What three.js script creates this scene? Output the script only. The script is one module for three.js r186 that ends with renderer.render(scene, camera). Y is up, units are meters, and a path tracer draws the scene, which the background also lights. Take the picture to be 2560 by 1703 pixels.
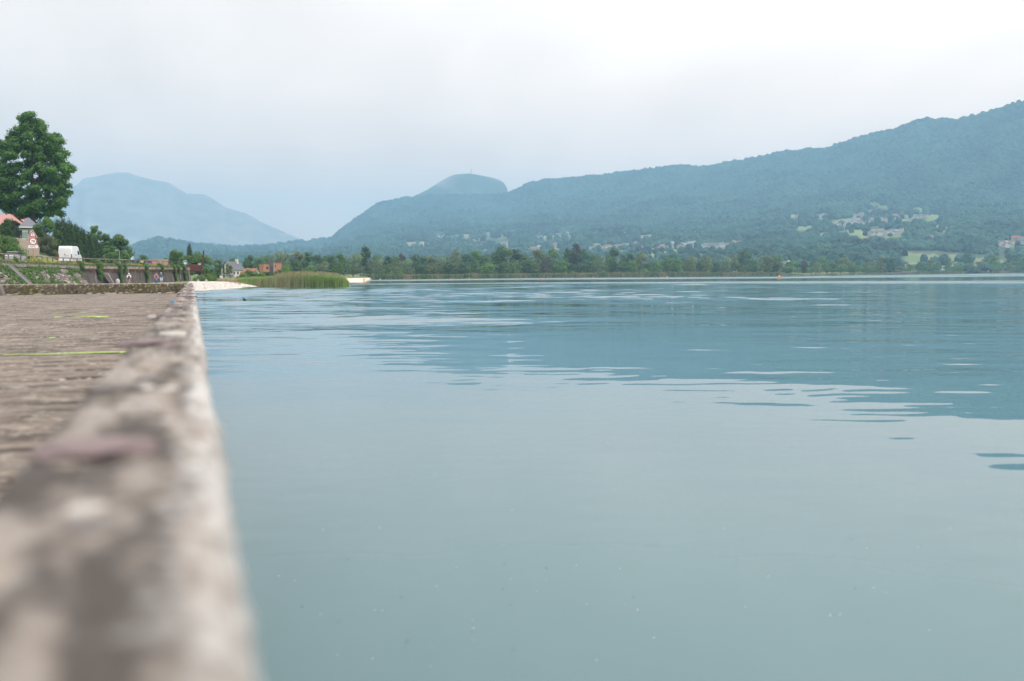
import * as THREE from 'three';
import { mergeGeometries } from 'three/addons/utils/BufferGeometryUtils.js';
import { ImprovedNoise } from 'three/addons/math/ImprovedNoise.js';
import { MarchingCubes } from 'three/addons/objects/MarchingCubes.js';
import { RoundedBoxGeometry } from 'three/addons/geometries/RoundedBoxGeometry.js';

// ---------- camera ----------
const FP = 2489, EYE = 2.0;                                    // focal length in photo pixels (2560 wide); eye height over the lake
const scene = new THREE.Scene();
const camera = new THREE.PerspectiveCamera(2 * Math.atan(851.5 / FP) * 180 / Math.PI, 2560 / 1703, 0.05, 40000);
camera.position.set(0, EYE, 0);
camera.rotation.order = 'YXZ';
camera.rotation.set(-Math.atan(164 / FP), -Math.atan(796 / FP), -0.0074);
camera.focus = 45; camera.userData.fStop = 1.5;
camera.updateMatrixWorld(true);

// ---------- sky: even overcast, thinner and brighter towards the right, rain to the left ----------
const noiseGen = new ImprovedNoise();
const nz = (x, y, z = 0) => noiseGen.noise(x, y, z);
const fbm = (x, y, z = 0, o = 4) => { let s = 0, a = 1, t = 0; for (let i = 0; i < o; i++) { s += a * nz(x, y, z + i * 7.3); t += a; a *= 0.5; x *= 2.03; y *= 2.03; z *= 2.03; } return s / t; };
const clamp = (x, a = 0, b = 1) => Math.min(b, Math.max(a, x)), lerp = (a, b, t) => a + (b - a) * t;
const sstep = (a, b, x) => { const t = clamp((x - a) / (b - a)); return t * t * (3 - 2 * t); };
{
  const W = 1024, H = 512, data = new Float32Array(W * H * 4), fwd = Math.atan2(-Math.cos(0.3096), Math.sin(0.3096));
  for (let r = 0; r < H; r++) for (let c = 0; c < W; c++) {
    const lat = ((r + 0.5) / H - 0.5) * Math.PI, az = ((c + 0.5) / W) * 2 * Math.PI - Math.PI;
    const x = Math.cos(lat) * Math.cos(az), y = Math.sin(lat), z = Math.cos(lat) * Math.sin(az), side = Math.sin(az - fwd);   // + to the right
    const e = Math.max(0, y), k = 4 * (1 - e), cl = fbm(x * 2.2 / (e + 0.35), z * 2.2 / (e + 0.35), 3.1, 4), cl2 = fbm(x * 6 / (e + 0.3), z * 2.5 / (e + 0.3), 9.7, 3);
    let v = (0.86 + 2.35 * Math.pow(e, 1.4)) * (1 + 0.30 * side * (1 - 0.5 * e)) * (1 + 0.15 * cl + 0.10 * cl2);
    const cool = clamp(0.55 - 0.45 * side + 0.5 * cl);
    const o = (r * W + c) * 4;
    const low = Math.exp(-e * 8); data[o] = v * (1.03 + 1.55 * low - 0.03 * cool); data[o + 1] = v * (0.985 + 0.78 * low - 0.01 * cool); data[o + 2] = v * (0.94 + 0.26 * low + 0.01 * cool); data[o + 3] = 1;
  }
  const t = new THREE.DataTexture(data, W, H, THREE.RGBAFormat, THREE.FloatType);
  t.mapping = THREE.EquirectangularReflectionMapping; t.magFilter = THREE.LinearFilter; t.needsUpdate = true;
  scene.background = t; scene.environment = t;
}
const sun = new THREE.DirectionalLight(0xfff3e2, 1.2);
sun.position.set(60, 130, -60); sun.target.position.set(0, 0, -120); sun.castShadow = true; sun.shadow.radius = 45;
sun.shadow.mapSize.set(2048, 2048); Object.assign(sun.shadow.camera, { left: -250, right: 250, top: 250, bottom: -250, near: 1, far: 900 });
scene.add(sun, sun.target);
scene.fog = new THREE.FogExp2(new THREE.Color().setRGB(0.37, 0.69, 1.0), 0.000225);
const renderer = new THREE.WebGLRenderer({ antialias: true });
renderer.toneMapping = THREE.LinearToneMapping; renderer.toneMappingExposure = 1.06; renderer.shadowMap.enabled = true;

// ---------- helpers ----------
function rng(seed) { let s = seed >>> 0; return () => { s = (s + 0x6d2b79f5) | 0; let t = Math.imul(s ^ (s >>> 15), 1 | s); t = (t + Math.imul(t ^ (t >>> 7), 61 | t)) ^ t; return ((t ^ (t >>> 14)) >>> 0) / 4294967296; }; }
const lin = (t) => (x) => { if (x <= t[0][0]) return t[0][1]; for (let i = 1; i < t.length; i++) if (x <= t[i][0]) return lerp(t[i - 1][1], t[i][1], (x - t[i - 1][0]) / (t[i][0] - t[i - 1][0])); return t[t.length - 1][1]; };
const yh = (px) => 697 - 0.0074 * px;                          // row of the horizon in the photo at column px
const YAW = Math.atan(796 / FP), CY = Math.cos(YAW), SY = Math.sin(YAW);
// place on the ground plan: bearing given by photo column, distance measured along the lens axis
function plan(px, D) { const l = (px - 1280) / FP * D; return [CY * l + SY * D, SY * l - CY * D]; }
function pos(px, D, y = 0) { const [x, z] = plan(px, D); return new THREE.Vector3(x, y, z); }
const hgt = (px, py, D) => EYE + (yh(px) - py) * D / FP;       // height of what the photo shows at (px, py) when it stands at distance D
const toPD = (x, z) => { const D = SY * x - CY * z, l = CY * x + SY * z; return [1280 + l / D * FP, D]; };

const used = {};
function numbered(n) { const k = used[n] = (used[n] ?? -1) + 1; return k ? `${n}_${String(k).padStart(3, '0')}` : n; }
function shade(o) { o.castShadow = o.receiveShadow = true; return o; }
function info(o, label, category, group) { o.userData.label = label; o.userData.category = category; if (group) o.userData.group = group; return o; }
function thing(name, label, category, p = [0, 0, 0], turn = 0, group) {
  const g = new THREE.Group(); g.name = numbered(name); g.position.set(...(p.isVector3 ? p.toArray() : p)); g.rotation.y = turn; scene.add(g); return info(g, label, category, group);
}
function part(name, geo, m, parent) { const o = shade(new THREE.Mesh(geo, m)); o.name = name; parent.add(o); return o; }
function single(name, geo, m, label, category, group) { const o = shade(new THREE.Mesh(geo, m)); o.name = numbered(name); scene.add(o); return info(o, label, category, group); }
function struct(name, geo, m) { const o = shade(new THREE.Mesh(geo, m)); o.name = numbered(name); o.userData.kind = 'structure'; scene.add(o); return o; }
function merge(list) {
  const l = list.map((g) => { const h = g.index ? g.toNonIndexed() : g; for (const k of Object.keys(h.attributes)) if (!['position', 'normal', 'uv'].includes(k)) h.deleteAttribute(k); return h; });
  return mergeGeometries(l);
}
const M4 = new THREE.Matrix4();
function bx(w, h, d, x = 0, y = 0, z = 0, rx = 0, ry = 0, rz = 0) { const g = new THREE.BoxGeometry(w, h, d); if (rx || ry || rz) g.applyMatrix4(M4.makeRotationFromEuler(new THREE.Euler(rx, ry, rz))); return g.translate(x, y, z); }
function rbx(w, h, d, r, x = 0, y = 0, z = 0) { return new RoundedBoxGeometry(w, h, d, 2, r).translate(x, y, z); }
function bar(a, b, r0, r1 = r0, n = 8) {
  const A = new THREE.Vector3(...a), B = new THREE.Vector3(...b), d = B.clone().sub(A), g = new THREE.CylinderGeometry(r1, r0, d.length(), n).translate(0, d.length() / 2, 0);
  return g.applyQuaternion(new THREE.Quaternion().setFromUnitVectors(new THREE.Vector3(0, 1, 0), d.normalize())).translate(...a);
}
const col = (r, g, b) => new THREE.Color().setRGB(r, g, b);
const mat = (r, g, b, rough = 0.9, more = {}) => new THREE.MeshStandardMaterial({ color: col(r, g, b), roughness: rough, ...more });
const vmat = (rough = 0.95, more = {}) => new THREE.MeshStandardMaterial({ vertexColors: true, roughness: rough, ...more });
// grid surface: f(i, j) -> [x, y, z], c(i, j, x, y, z) -> [r, g, b]
function sheet(ni, nj, f, c, uv) {
  const P = new Float32Array(ni * nj * 3), C = c && new Float32Array(ni * nj * 3), U = uv && new Float32Array(ni * nj * 2), I = new Uint32Array((ni - 1) * (nj - 1) * 6);
  for (let i = 0, o = 0; i < ni; i++) for (let j = 0; j < nj; j++, o++) { const p = f(i, j); P.set(p, o * 3); if (c) C.set(c(i, j, ...p), o * 3); if (uv) U.set(uv(i, j, ...p), o * 2); }
  for (let i = 0, o = 0; i < ni - 1; i++) for (let j = 0; j < nj - 1; j++, o += 6) { const a = i * nj + j, b = a + nj; I[o] = a; I[o + 1] = b; I[o + 2] = a + 1; I[o + 3] = a + 1; I[o + 4] = b; I[o + 5] = b + 1; }
  const g = new THREE.BufferGeometry(); g.setAttribute('position', new THREE.BufferAttribute(P, 3)); if (c) g.setAttribute('color', new THREE.BufferAttribute(C, 3)); if (uv) g.setAttribute('uv', new THREE.BufferAttribute(U, 2));
  g.setIndex(new THREE.BufferAttribute(I, 1)); g.computeVertexNormals(); return g;
}
const mix3 = (a, b, t) => [lerp(a[0], b[0], t), lerp(a[1], b[1], t), lerp(a[2], b[2], t)];
// leaves: many small faces through the volume of ellipsoidal clumps
function leaves(R, blobs, n, size, o = {}) {
  const { tone = 0.35, droop = 0, shell = 0.55, narrow = 0.6, hue = 0.08 } = o, tot = blobs.reduce((s, b) => s + b.w, 0);
  const P = [], N = [], C = [], I = [], v = new THREE.Vector3(), q = new THREE.Vector3(), a = new THREE.Vector3(), b = new THREE.Vector3();
  for (const B of blobs) {
    const m = Math.round(n * B.w / tot), bt = 1 + (R() - 0.5) * tone * 0.9;
    for (let k = 0; k < m; k++) {
      v.set(R() * 2 - 1, R() * 2 - 1, R() * 2 - 1); if (v.lengthSq() > 1 || v.lengthSq() < 0.01) { k--; continue; }
      v.normalize(); const rr = shell + (1 - shell) * Math.pow(R(), 0.6) + (R() < 0.25 ? R() * 0.45 : 0);
      const cx = B.p[0] + v.x * rr * B.r[0], cy = B.p[1] + v.y * rr * B.r[1], cz = B.p[2] + v.z * rr * B.r[2];
      q.set(v.x + (R() - 0.5) * 1.3, v.y * 0.8 + 0.35 + (R() - 0.5) * 1.3, v.z + (R() - 0.5) * 1.3).normalize();
      a.set(R() - 0.5, (R() - 0.5) - droop, R() - 0.5).cross(q).normalize(); b.copy(q).cross(a);
      if (droop) { a.lerp(new THREE.Vector3(0, -1, 0), droop * 0.7).normalize(); b.copy(q).cross(a).normalize(); }
      const s = size * (0.6 + 0.8 * R()), w = s * narrow, o4 = P.length / 3;
      for (const [u, t, lift] of [[-1, 0, 0], [0, -1, 0.12], [1, 0, 0], [0, 1, 0.12]]) { P.push(cx + a.x * u * s / 2 + b.x * t * w / 2 - q.x * lift * s, cy + a.y * u * s / 2 + b.y * t * w / 2 - q.y * lift * s, cz + a.z * u * s / 2 + b.z * t * w / 2 - q.z * lift * s); N.push(q.x, q.y, q.z); }
      const t = bt * (1 + (R() - 0.5) * tone), h = (R() - 0.5) * hue * 2;
      for (let e = 0; e < 4; e++) C.push(t * (1 + h), t, t * (1 - h));
      I.push(o4, o4 + 1, o4 + 2, o4, o4 + 2, o4 + 3);
    }
  }
  const g = new THREE.BufferGeometry(); g.setAttribute('position', new THREE.Float32BufferAttribute(P, 3)); g.setAttribute('normal', new THREE.Float32BufferAttribute(N, 3)); g.setAttribute('color', new THREE.Float32BufferAttribute(C, 3)); g.setIndex(I); return g;
}
const leafMat = (r, g, b) => new THREE.MeshPhysicalMaterial({ color: col(r, g, b), vertexColors: true, roughness: 0.75, transmission: 0.22, thickness: 0, side: THREE.DoubleSide, specularIntensity: 0.35 });
const LM = {
  dark: leafMat(0.060, 0.115, 0.036), mid: leafMat(0.094, 0.172, 0.044), green: leafMat(0.115, 0.220, 0.048), grey: leafMat(0.155, 0.215, 0.105), olive: leafMat(0.145, 0.178, 0.058), lime: leafMat(0.15, 0.26, 0.045),
  brown: leafMat(0.085, 0.075, 0.050), conifer: leafMat(0.040, 0.085, 0.024), oak: leafMat(0.080, 0.180, 0.036), bright: leafMat(0.085, 0.17, 0.035), reed: leafMat(0.10, 0.16, 0.055), straw: leafMat(0.36, 0.27, 0.14), yellow: leafMat(0.55, 0.40, 0.03), creeper: leafMat(0.085, 0.165, 0.035),
};
const bark = mat(0.09, 0.075, 0.06, 0.95);
// trunk and limbs of a tree of height h whose crown starts at c
function trunkGeo(R, h, r, c, limbs = 5, spread = 0.3) {
  const l = [bar([0, -0.3, 0], [0, c, 0], r, r * 0.75), bar([0, c, 0], [h * 0.02, h * 0.85, h * 0.015], r * 0.75, r * 0.15)];
  for (let i = 0; i < limbs; i++) { const a = i / limbs * 6.283 + R(), y = c + (h - c) * (0.02 + 0.5 * i / limbs); l.push(bar([0, y, 0], [Math.cos(a) * h * spread, y + h * 0.16, Math.sin(a) * h * spread], r * 0.4, r * 0.1, 6)); }
  return merge(l);
}

// ---------- lake ----------
const shoreD = lin([[-400, 60], [440, 150], [480, 148], [540, 158], [600, 188], [640, 203], [690, 225], [760, 290], [860, 345], [885, 345], [915, 372], [932, 513], [1300, 607], [1960, 873], [2560, 1244], [3200, 1700]]);
{
  const R = rng(11), waves = [];
  for (let i = 0; i < 58; i++) {
    const L = 0.38 * Math.pow(15, R()), a = YAW + (R() - 0.5) * 1.5 + (i % 9 === 0 ? 0.9 : 0), k = 6.2832 / L;
    waves.push([Math.sin(a) * k, -Math.cos(a) * k, R() * 6.283, Math.SQRT2 / Math.sqrt(58) / k * (L < 1.1 ? 1.55 : 0.9), L]);
  }
  for (let i = 0; i < 7; i++) { const L = 7 + 11 * R(), a = YAW + 0.35 + (R() - 0.5) * 1.0, k = 6.2832 / L; waves.push([Math.sin(a) * k, -Math.cos(a) * k, R() * 6.283, 0.2 / k, L]); }
  const amp = lin([[0, 0.006], [9, 0.0075], [14, 0.011], [20, 0.021], [30, 0.036], [50, 0.050], [90, 0.06], [200, 0.06], [260, 0.03], [400, 0]]);
  const th = [], rr = [];
  for (let a = -180; a < -15; a += 7) th.push(a); for (let i = 0; i <= 380; i++) th.push(-13 + 61 * i / 380); for (let a = 52; a <= 180; a += 8) th.push(a);
  for (let i = 0; i <= 900; i++) rr.push(1.2 * Math.pow(260 / 1.2, i / 900)); for (const r of [300, 380, 500, 700, 1000, 1500, 2200, 3200]) rr.push(r);
  rr[0] = 0.01;
  const ni = th.length, nj = rr.length, P = new Float32Array(ni * nj * 3), N = new Float32Array(ni * nj * 3), U = new Float32Array(ni * nj * 2);
  for (let i = 0, o = 0; i < ni; i++) for (let j = 0; j < nj; j++, o++) {
    const r = rr[j], t = th[i] * Math.PI / 180, x = r * Math.sin(t), z = -r * Math.cos(t), step = r * 0.006;
    let y = 0, gx = 0, gz = 0;
    if (r < 400 && th[i] > -14 && th[i] < 50) {
      const patch = 0.75 + 1.1 * fbm(x / 17 + 3, z / 26, 1.3, 2) + 0.5 * fbm(x / 60, z / 80, 5, 2), calm = Math.max(Math.exp(-((x - 32) ** 2 + (z + 34) ** 2) / 380), 0.85 * Math.exp(-((x - 75) ** 2 + (z + 72) ** 2) / 1500), 0.7 * Math.exp(-((x - 150) ** 2 + (z + 140) ** 2) / 5200)), A = amp(r) * Math.max(0.15, patch) * (1 - 0.72 * calm);
      for (const [kx, kz, ph, a, L] of waves) { const w = clamp(L / (step * 2.6) - 0.6); if (!w) continue; const q = kx * x + kz * z + ph, s = Math.cos(q) * a * w * A; y += Math.sin(q) * a * w * A; gx += s * kx; gz += s * kz; }
    }
    P.set([x, y, z], o * 3); const l = Math.hypot(gx, 1, gz); N.set([-gx / l, 1 / l, -gz / l], o * 3); U.set([(x + 400) / 2200, (z + 1800) / 2000], o * 2);
  }
  const I = [];
  for (let i = 0; i < ni - 1; i++) for (let j = 0; j < nj - 1; j++) { const a = i * nj + j, b = a + nj; I.push(a, b, a + 1, a + 1, b, b + 1); }
  const g = new THREE.BufferGeometry(); g.setAttribute('position', new THREE.BufferAttribute(P, 3)); g.setAttribute('normal', new THREE.BufferAttribute(N, 3)); g.setAttribute('uv', new THREE.BufferAttribute(U, 2)); g.setIndex(I);
  // how ruffled the surface is: glassy by the quay, wind lanes further out
  const S = 1024, d = new Uint8Array(S * S * 4), b2c = lin([[800, 252], [1000, 248], [1300, 246], [1960, 214], [2300, 195], [2560, 186]]), b2w = lin([[800, 6], [1000, 9], [1300, 13], [1960, 24], [2560, 30]]);
  const b1a = lin([[800, 420], [1000, 395], [1300, 410], [1700, 385], [1960, 368], [2560, 380]]), b1b = lin([[800, 430], [1000, 520], [1300, 620], [1700, 540], [1960, 520], [2300, 760], [2560, 1000]]);
  for (let r = 0; r < S; r++) for (let c = 0; c < S; c++) {
    const x = (c + 0.5) / S * 2200 - 400, z = (r + 0.5) / S * 2000 - 1800, [px, D] = z < -5 ? toPD(x, z) : [0, 5];
    let v = 0.02 + 0.05 * sstep(50, 160, D) + 0.03 * fbm(x / 40, z / 60, 2, 3);
    if (D > 100 && px > 300 && px < 3200) {
      const w = 14 * fbm(x / 70, z / 50, 8, 3), w2 = 0.75 + 0.5 * fbm(x / 30, z / 30, 4, 2);
      v = lerp(v, 0.34, w2 * sstep(b2w(px) + 7, b2w(px) - 5, Math.abs(D + w * 0.5 - b2c(px))));
      v = lerp(v, 0.34, w2 * sstep(b1a(px) - 14, b1a(px) + 14, D + w) * sstep(b1b(px) + 40, b1b(px) - 30, D + w));
    }
    const o = (r * S + c) * 4; d[o] = d[o + 1] = d[o + 2] = clamp(v, 0.015, 1) * 255; d[o + 3] = 255;
  }
  const rt = new THREE.DataTexture(d, S, S); rt.magFilter = THREE.LinearFilter; rt.needsUpdate = true;
  struct('lake_water', g, new THREE.MeshPhysicalMaterial({ color: col(0.054, 0.122, 0.136), roughness: 1, roughnessMap: rt, ior: 1.48, metalness: 0 }));
}

// ---------- quay deck, kerb and low wall ----------
const KT = 1.75, DECK = 1.31, ZW = -46.2;
function aggregate(seed, size, f) {
  const d = new Uint8Array(size * size * 4);
  for (let y = 0; y < size; y++) for (let x = 0; x < size; x++) { const c = f(x / size, y / size), o = (y * size + x) * 4; for (let k = 0; k < 3; k++) d[o + k] = 255 * Math.pow(clamp(c[k]), 1 / 2.2); d[o + 3] = 255; }
  const t = new THREE.DataTexture(d, size, size); t.colorSpace = THREE.SRGBColorSpace; t.wrapS = t.wrapT = THREE.MirroredRepeatWrapping; t.magFilter = THREE.LinearFilter; t.needsUpdate = true; return t;
}
{
  // relief: worn, ridged surface, ridges running across the quay
  const groove = (x, z) => { const t = z / 0.31 + 0.5 * fbm(x * 0.22, z * 0.3, 6, 3) + 0.5 * nz(z * 0.9, 4.4), k = Math.round(t), d = (t - k) * 0.31; return -0.045 * Math.exp(-d * d / 0.0016) * clamp(0.45 + 1.7 * fbm(x * 0.4 + k * 7.7, k * 3.1, 2, 2)); };
  const relief = (x, z) => 0.022 * fbm(x * 0.7, z * 3.4, 1.7, 4) + groove(x, z) + 0.02 * fbm(x * 0.2, z * 0.5, 3, 2);
  const zs = []; let z = 2.5; while (z > ZW + 0.05) { zs.push(z); z -= clamp(0.016 * Math.abs(z) * 0.16 + 0.022, 0.022, 0.1); } zs.push(ZW + 0.05);
  const nx = 170, geo = sheet(zs.length, nx, (i, j) => { const x = -0.1 - 11 * Math.pow(j / (nx - 1), 1.15), zz = zs[i]; return [x, DECK + relief(x, zz), zz]; }, null, (i, j, x, y, zz) => [x / 2.6, zz / 2.6]);
  const tex = aggregate(1, 1024, (u, v) => {
    const x = u * 2.6, y = v * 2.6, a = fbm(x * 1.6, y * 8, 2, 4), b = fbm(x * 6, y * 30, 5, 3), s = fbm(x * 22, y * 70, 8, 2), cr = fbm(x * 0.9, y * 9, 11, 3);
    let c = mix3([0.160, 0.124, 0.098], [0.044, 0.032, 0.025], clamp(0.42 + 3.2 * a + 1.3 * b));
    c = mix3(c, [0.34, 0.298, 0.26], clamp(3.4 * b + 2.4 * s - 0.3)); c = mix3(c, [0.055, 0.042, 0.036], clamp((0.06 - Math.abs(cr)) * 26) * clamp(0.5 + 2 * a)); c = mix3(c, [0.30, 0.19, 0.10], clamp(3 * s - 0.95) * 0.6);
    return c;
  });
  struct('quay_deck', geo, new THREE.MeshStandardMaterial({ map: tex, roughness: 0.92 }));
  // body of the quay under the deck, down into the lake
  struct('quay_base', bx(60, 1.4, 60, -30.35, 0.50, -16.1), mat(0.22, 0.2, 0.18));
  struct('quay_side_ground', bx(40, 0.06, 50, -31, DECK, -21.5), mat(0.22, 0.18, 0.15));
  // sprayed marks
  const neon = new THREE.MeshStandardMaterial({ color: col(0.33, 0.50, 0.10), roughness: 0.8 }), R = rng(4);
  const mark = (p0, p1, w, label) => {
    const n = 60, g = sheet(n, 3, (i, j) => { const t = i / (n - 1), px = lerp(p0[0], p1[0], t), py = lerp(p0[1], p1[1], t), D = (EYE - DECK) * FP / (py - yh(px)), [x, zz] = plan(px, D), k = (j - 1) * w * (0.55 + 0.5 * Math.abs(nz(t * 14, 3.3)) + 0.25 * nz(t * 50, j)); return [x, DECK + relief(x, zz + k) + 0.006, zz + k]; });
    single('paint_mark', g, neon, label, 'paint mark');
  };
  mark([4, 886], [312, 879], 0.085, 'long bright green sprayed line across the worn quay surface');
  mark([120, 847], [136, 846], 0.10, 'short bright green sprayed dash behind the long green line');
  mark([135, 792], [270, 791], 0.05, 'thin faded green sprayed line far along the quay surface');
  mark([160, 782], [215, 781.5], 0.06, 'faint green sprayed trace nearest the low mossy wall');
}
{
  // kerb of rough mortared rubble along the water
  const k = thing('quay_kerb', 'weathered grey stone kerb with mauve stones along the water edge', 'kerb', [0, 0, 0]), zs = []; let z = 1.2;
  while (z > ZW - 0.3) { zs.push(z); z -= clamp(0.012 + 0.005 * Math.abs(z), 0.012, 0.09); }
  const prof = []; for (let t = 0; t <= 1.0001; t += 1 / 46) prof.push(t);
  const halfW = lin([[-46, 0.185], [-13, 0.2], [-4, 0.24], [0, 0.25], [2, 0.25]]);
  const core = sheet(zs.length, prof.length, (i, j) => {
    const t = prof[j], zz = zs[i], w = halfW(zz), x0 = -w, x1 = 0.034 + 0.012 * fbm(zz * 0.8, 2, 4, 3); let x, y;
    if (t < 0.15) { x = x0; y = lerp(1.18, KT - 0.03, t / 0.15); } else if (t < 0.75) { const s = (t - 0.15) / 0.6, ed = Math.min(s, 1 - s); x = lerp(x0, x1, s); y = KT - 0.03 * Math.pow(1 - clamp(ed / 0.12), 2); } else { const s = (t - 0.75) / 0.25; x = x1 + 0.004; y = lerp(KT - 0.035, -0.6, s * s); }
    const n = 0.012 * fbm(x * 14, y * 14 + 3, zz * 14, 3) + 0.018 * fbm(x * 3, y * 3, zz * 1.4, 3) + 0.006 * nz(x * 60, y * 60, zz * 60);
    return t > 0.15 && t < 0.75 ? [x + 0.4 * n, y + n, zz] : [x + 0.7 * n, y, zz];
  }, (i, j, x, y, zz) => {
    const a = 0.95 * fbm(x * 12, zz * 2.0, 2.2, 3) + 0.4 * fbm(x * 32, zz * 11, 4.4, 3), b = fbm(x * 60, zz * 24, 7, 3), c2 = fbm(x * 60, zz * 60, 3, 2), e = clamp((x + 0.025 + 0.5 * (a + b) * 0.12) * 18);
    let c = mix3([0.20, 0.172, 0.152], [0.050, 0.041, 0.036], clamp(0.45 + 4.2 * a + 1.8 * b)); c = mix3(c, [0.30, 0.278, 0.258], clamp(2.4 * b - 0.35 - 1.5 * a)); c = mix3(c, [0.25, 0.195, 0.145], clamp(3 * fbm(x * 9 + 5, zz * 5, 9, 3) - 0.5) * 0.7);
    c = mix3(c, [0.46, 0.445, 0.43], e * clamp(0.75 + 2.2 * b + 1.2 * a)); return c.map((q) => Math.max(0.03, q * (1 + 0.25 * c2)));
  });
  part('mortar_core', core, vmat(0.95), k);
  const R = rng(21), variants = [0, 1, 2, 3].map((s) => { const g = new THREE.IcosahedronGeometry(1, 2), p = g.attributes.position; for (let i = 0; i < p.count; i++) { const v = new THREE.Vector3().fromBufferAttribute(p, i), q = 1 + 0.34 * fbm(v.x * 1.2 + s * 5, v.y * 1.2, v.z * 1.2, 3); p.setXYZ(i, v.x * q, clamp(v.y * q, -0.6, 0.55), v.z * q); } g.computeVertexNormals(); return g; });
  const mauve = [mat(0.165, 0.122, 0.124, 0.85), mat(0.145, 0.108, 0.112, 0.85)], grey = [mat(0.30, 0.27, 0.255), mat(0.20, 0.18, 0.17), mat(0.40, 0.375, 0.355), mat(0.135, 0.12, 0.115), mat(0.26, 0.215, 0.175)];
  const stone = (x, zz, sx, sy, sz, m, turn, up) => { const o = part('stone', variants[Math.floor(R() * 4)], m, k); o.position.set(x, KT + up, zz); o.scale.set(sx, sy, sz); o.rotation.y = turn; };
  [[-0.135, -1.52, 0.085, 0.07], [-0.165, -3.95, 0.10, 0.11], [-0.165, -6.8, 0.075, 0.10], [-0.13, -8.5, 0.08, 0.09], [-0.10, -10.6, 0.07, 0.14], [-0.06, -13.2, 0.11, 0.10], [-0.10, -16.4, 0.08, 0.15], [-0.08, -20.5, 0.10, 0.2], [-0.11, -25.2, 0.07, 0.2], [-0.07, -31, 0.09, 0.25], [-0.09, -38, 0.08, 0.3]].forEach(([x, zz, a, b], i) => stone(x, zz, a, 0.024, b, mauve[i % 2], 0.4 * (R() - 0.5), 0.004));
  for (let i = 0; i < 140; i++) { const zz = -0.9 - 46 * Math.pow(R(), 1.5), s = 0.018 + 0.045 * R() * R() + 0.0004 * -zz; stone(-0.21 + 0.2 * R(), zz, s * (0.7 + 0.4 * R()), s * 0.5, s * (0.8 + 0.8 * R()), grey[Math.floor(R() * 5)], R() * 3, -0.006 + 0.006 * R()); }
  // small blue cap left on the inner edge
  const cap = thing('bottle_cap', 'small blue plastic bottle cap lying on the stone kerb', 'bottle cap', [-0.185, KT + 0.012, -9.9], 0.4);
  part('rim', merge([new THREE.CylinderGeometry(0.017, 0.0185, 0.018, 20, 1, true), new THREE.TorusGeometry(0.0182, 0.0018, 6, 20).rotateX(Math.PI / 2).translate(0, -0.008, 0)]).translate(0, 0.009, 0), new THREE.MeshStandardMaterial({ color: col(0.03, 0.25, 0.40), roughness: 0.4, side: THREE.DoubleSide }), cap);
  part('top', new THREE.CylinderGeometry(0.0165, 0.0172, 0.003, 20).translate(0, 0.0185, 0), mat(0.03, 0.25, 0.40, 0.4), cap);
}
{
  // low mossy stone wall across the end of the deck
  const L = 34, nx = 620, prof = [[0.0, 1.15], [0.0, 1.2], [0.0, 1.26], [0, 1.33], [0, 1.38], [0, 1.43], [0, 1.48], [0, 1.53], [0, 1.58], [0, 1.63], [0.005, 1.68], [0.02, 1.73], [0.06, 1.75], [0.16, 1.755], [0.3, 1.755], [0.45, 1.75], [0.5, 1.7], [0.5, 1.4], [0.5, 0.4]];
  const geo = sheet(nx, prof.length, (i, j) => { const x = -0.02 - L * Math.pow(i / (nx - 1), 1.6), [b, y] = prof[j], n = 0.05 * fbm(x * 1.6, y * 2.5, 3, 4) + 0.03 * nz(x * 7, y * 9, 1), top = j > 10 && j < 16; return [x, y + (top ? 0.03 * fbm(x * 1.1, 8, b * 3, 4) : 0), ZW - b + (j < 12 ? n : 0)]; },
    (i, j, x, y, z) => { const a = fbm(x * 2.2, y * 5, 3, 4), b = fbm(x * 9, y * 14, 6, 3), m = fbm(x * 0.8, y * 1.5, 12, 3); let c = mix3([0.12, 0.10, 0.075], [0.055, 0.048, 0.034], clamp(0.4 + 2.2 * a)); c = mix3(c, [0.085, 0.085, 0.022], clamp(0.25 + 2.4 * m) * 0.75); c = mix3(c, [0.34, 0.29, 0.23], clamp(3.8 * b + 1.4 * a - 0.4)); if (j > 11) c = mix3(c, [0.24, 0.21, 0.19], 0.7); return c; });
  const w = thing('low_stone_wall', 'low mossy stone wall closing the far end of the quay deck', 'wall', [0, 0, 0]);
  part('masonry', geo, vmat(0.97), w);
  const R = rng(5), mossy = mat(0.07, 0.065, 0.02, 1), pale = mat(0.33, 0.29, 0.24, 1);
  const chip = new THREE.IcosahedronGeometry(1, 1);
  for (let i = 0; i < 60; i++) { const o = part(i % 3 ? 'moss_cushion' : 'stone_chip', chip, i % 3 ? mossy : pale, w), s = 0.03 + 0.06 * R(); o.position.set(-0.4 - 9 * R(), DECK + 0.01 + (i % 3 ? 0 : 0.02 * R()), ZW + 0.03 + 0.05 * R()); o.scale.set(s * 1.8, s * 0.5, s * 0.6); }
  const b = thing('stone_block', 'grey tilted stone block leaning at the end of the mossy wall', 'stone block', [-8.0, DECK - 0.02, ZW + 0.55], 0);
  const bg = rbx(0.95, 0.47, 0.7, 0.05, 0, 0.22, 0), p = bg.attributes.position; for (let i = 0; i < p.count; i++) p.setX(i, p.getX(i) + 0.28 * (0.44 - p.getY(i)) + 0.03 * nz(p.getX(i) * 3, p.getY(i) * 3, p.getZ(i) * 3)); bg.computeVertexNormals();
  part('block', bg, mat(0.15, 0.13, 0.12), b);
}

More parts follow.
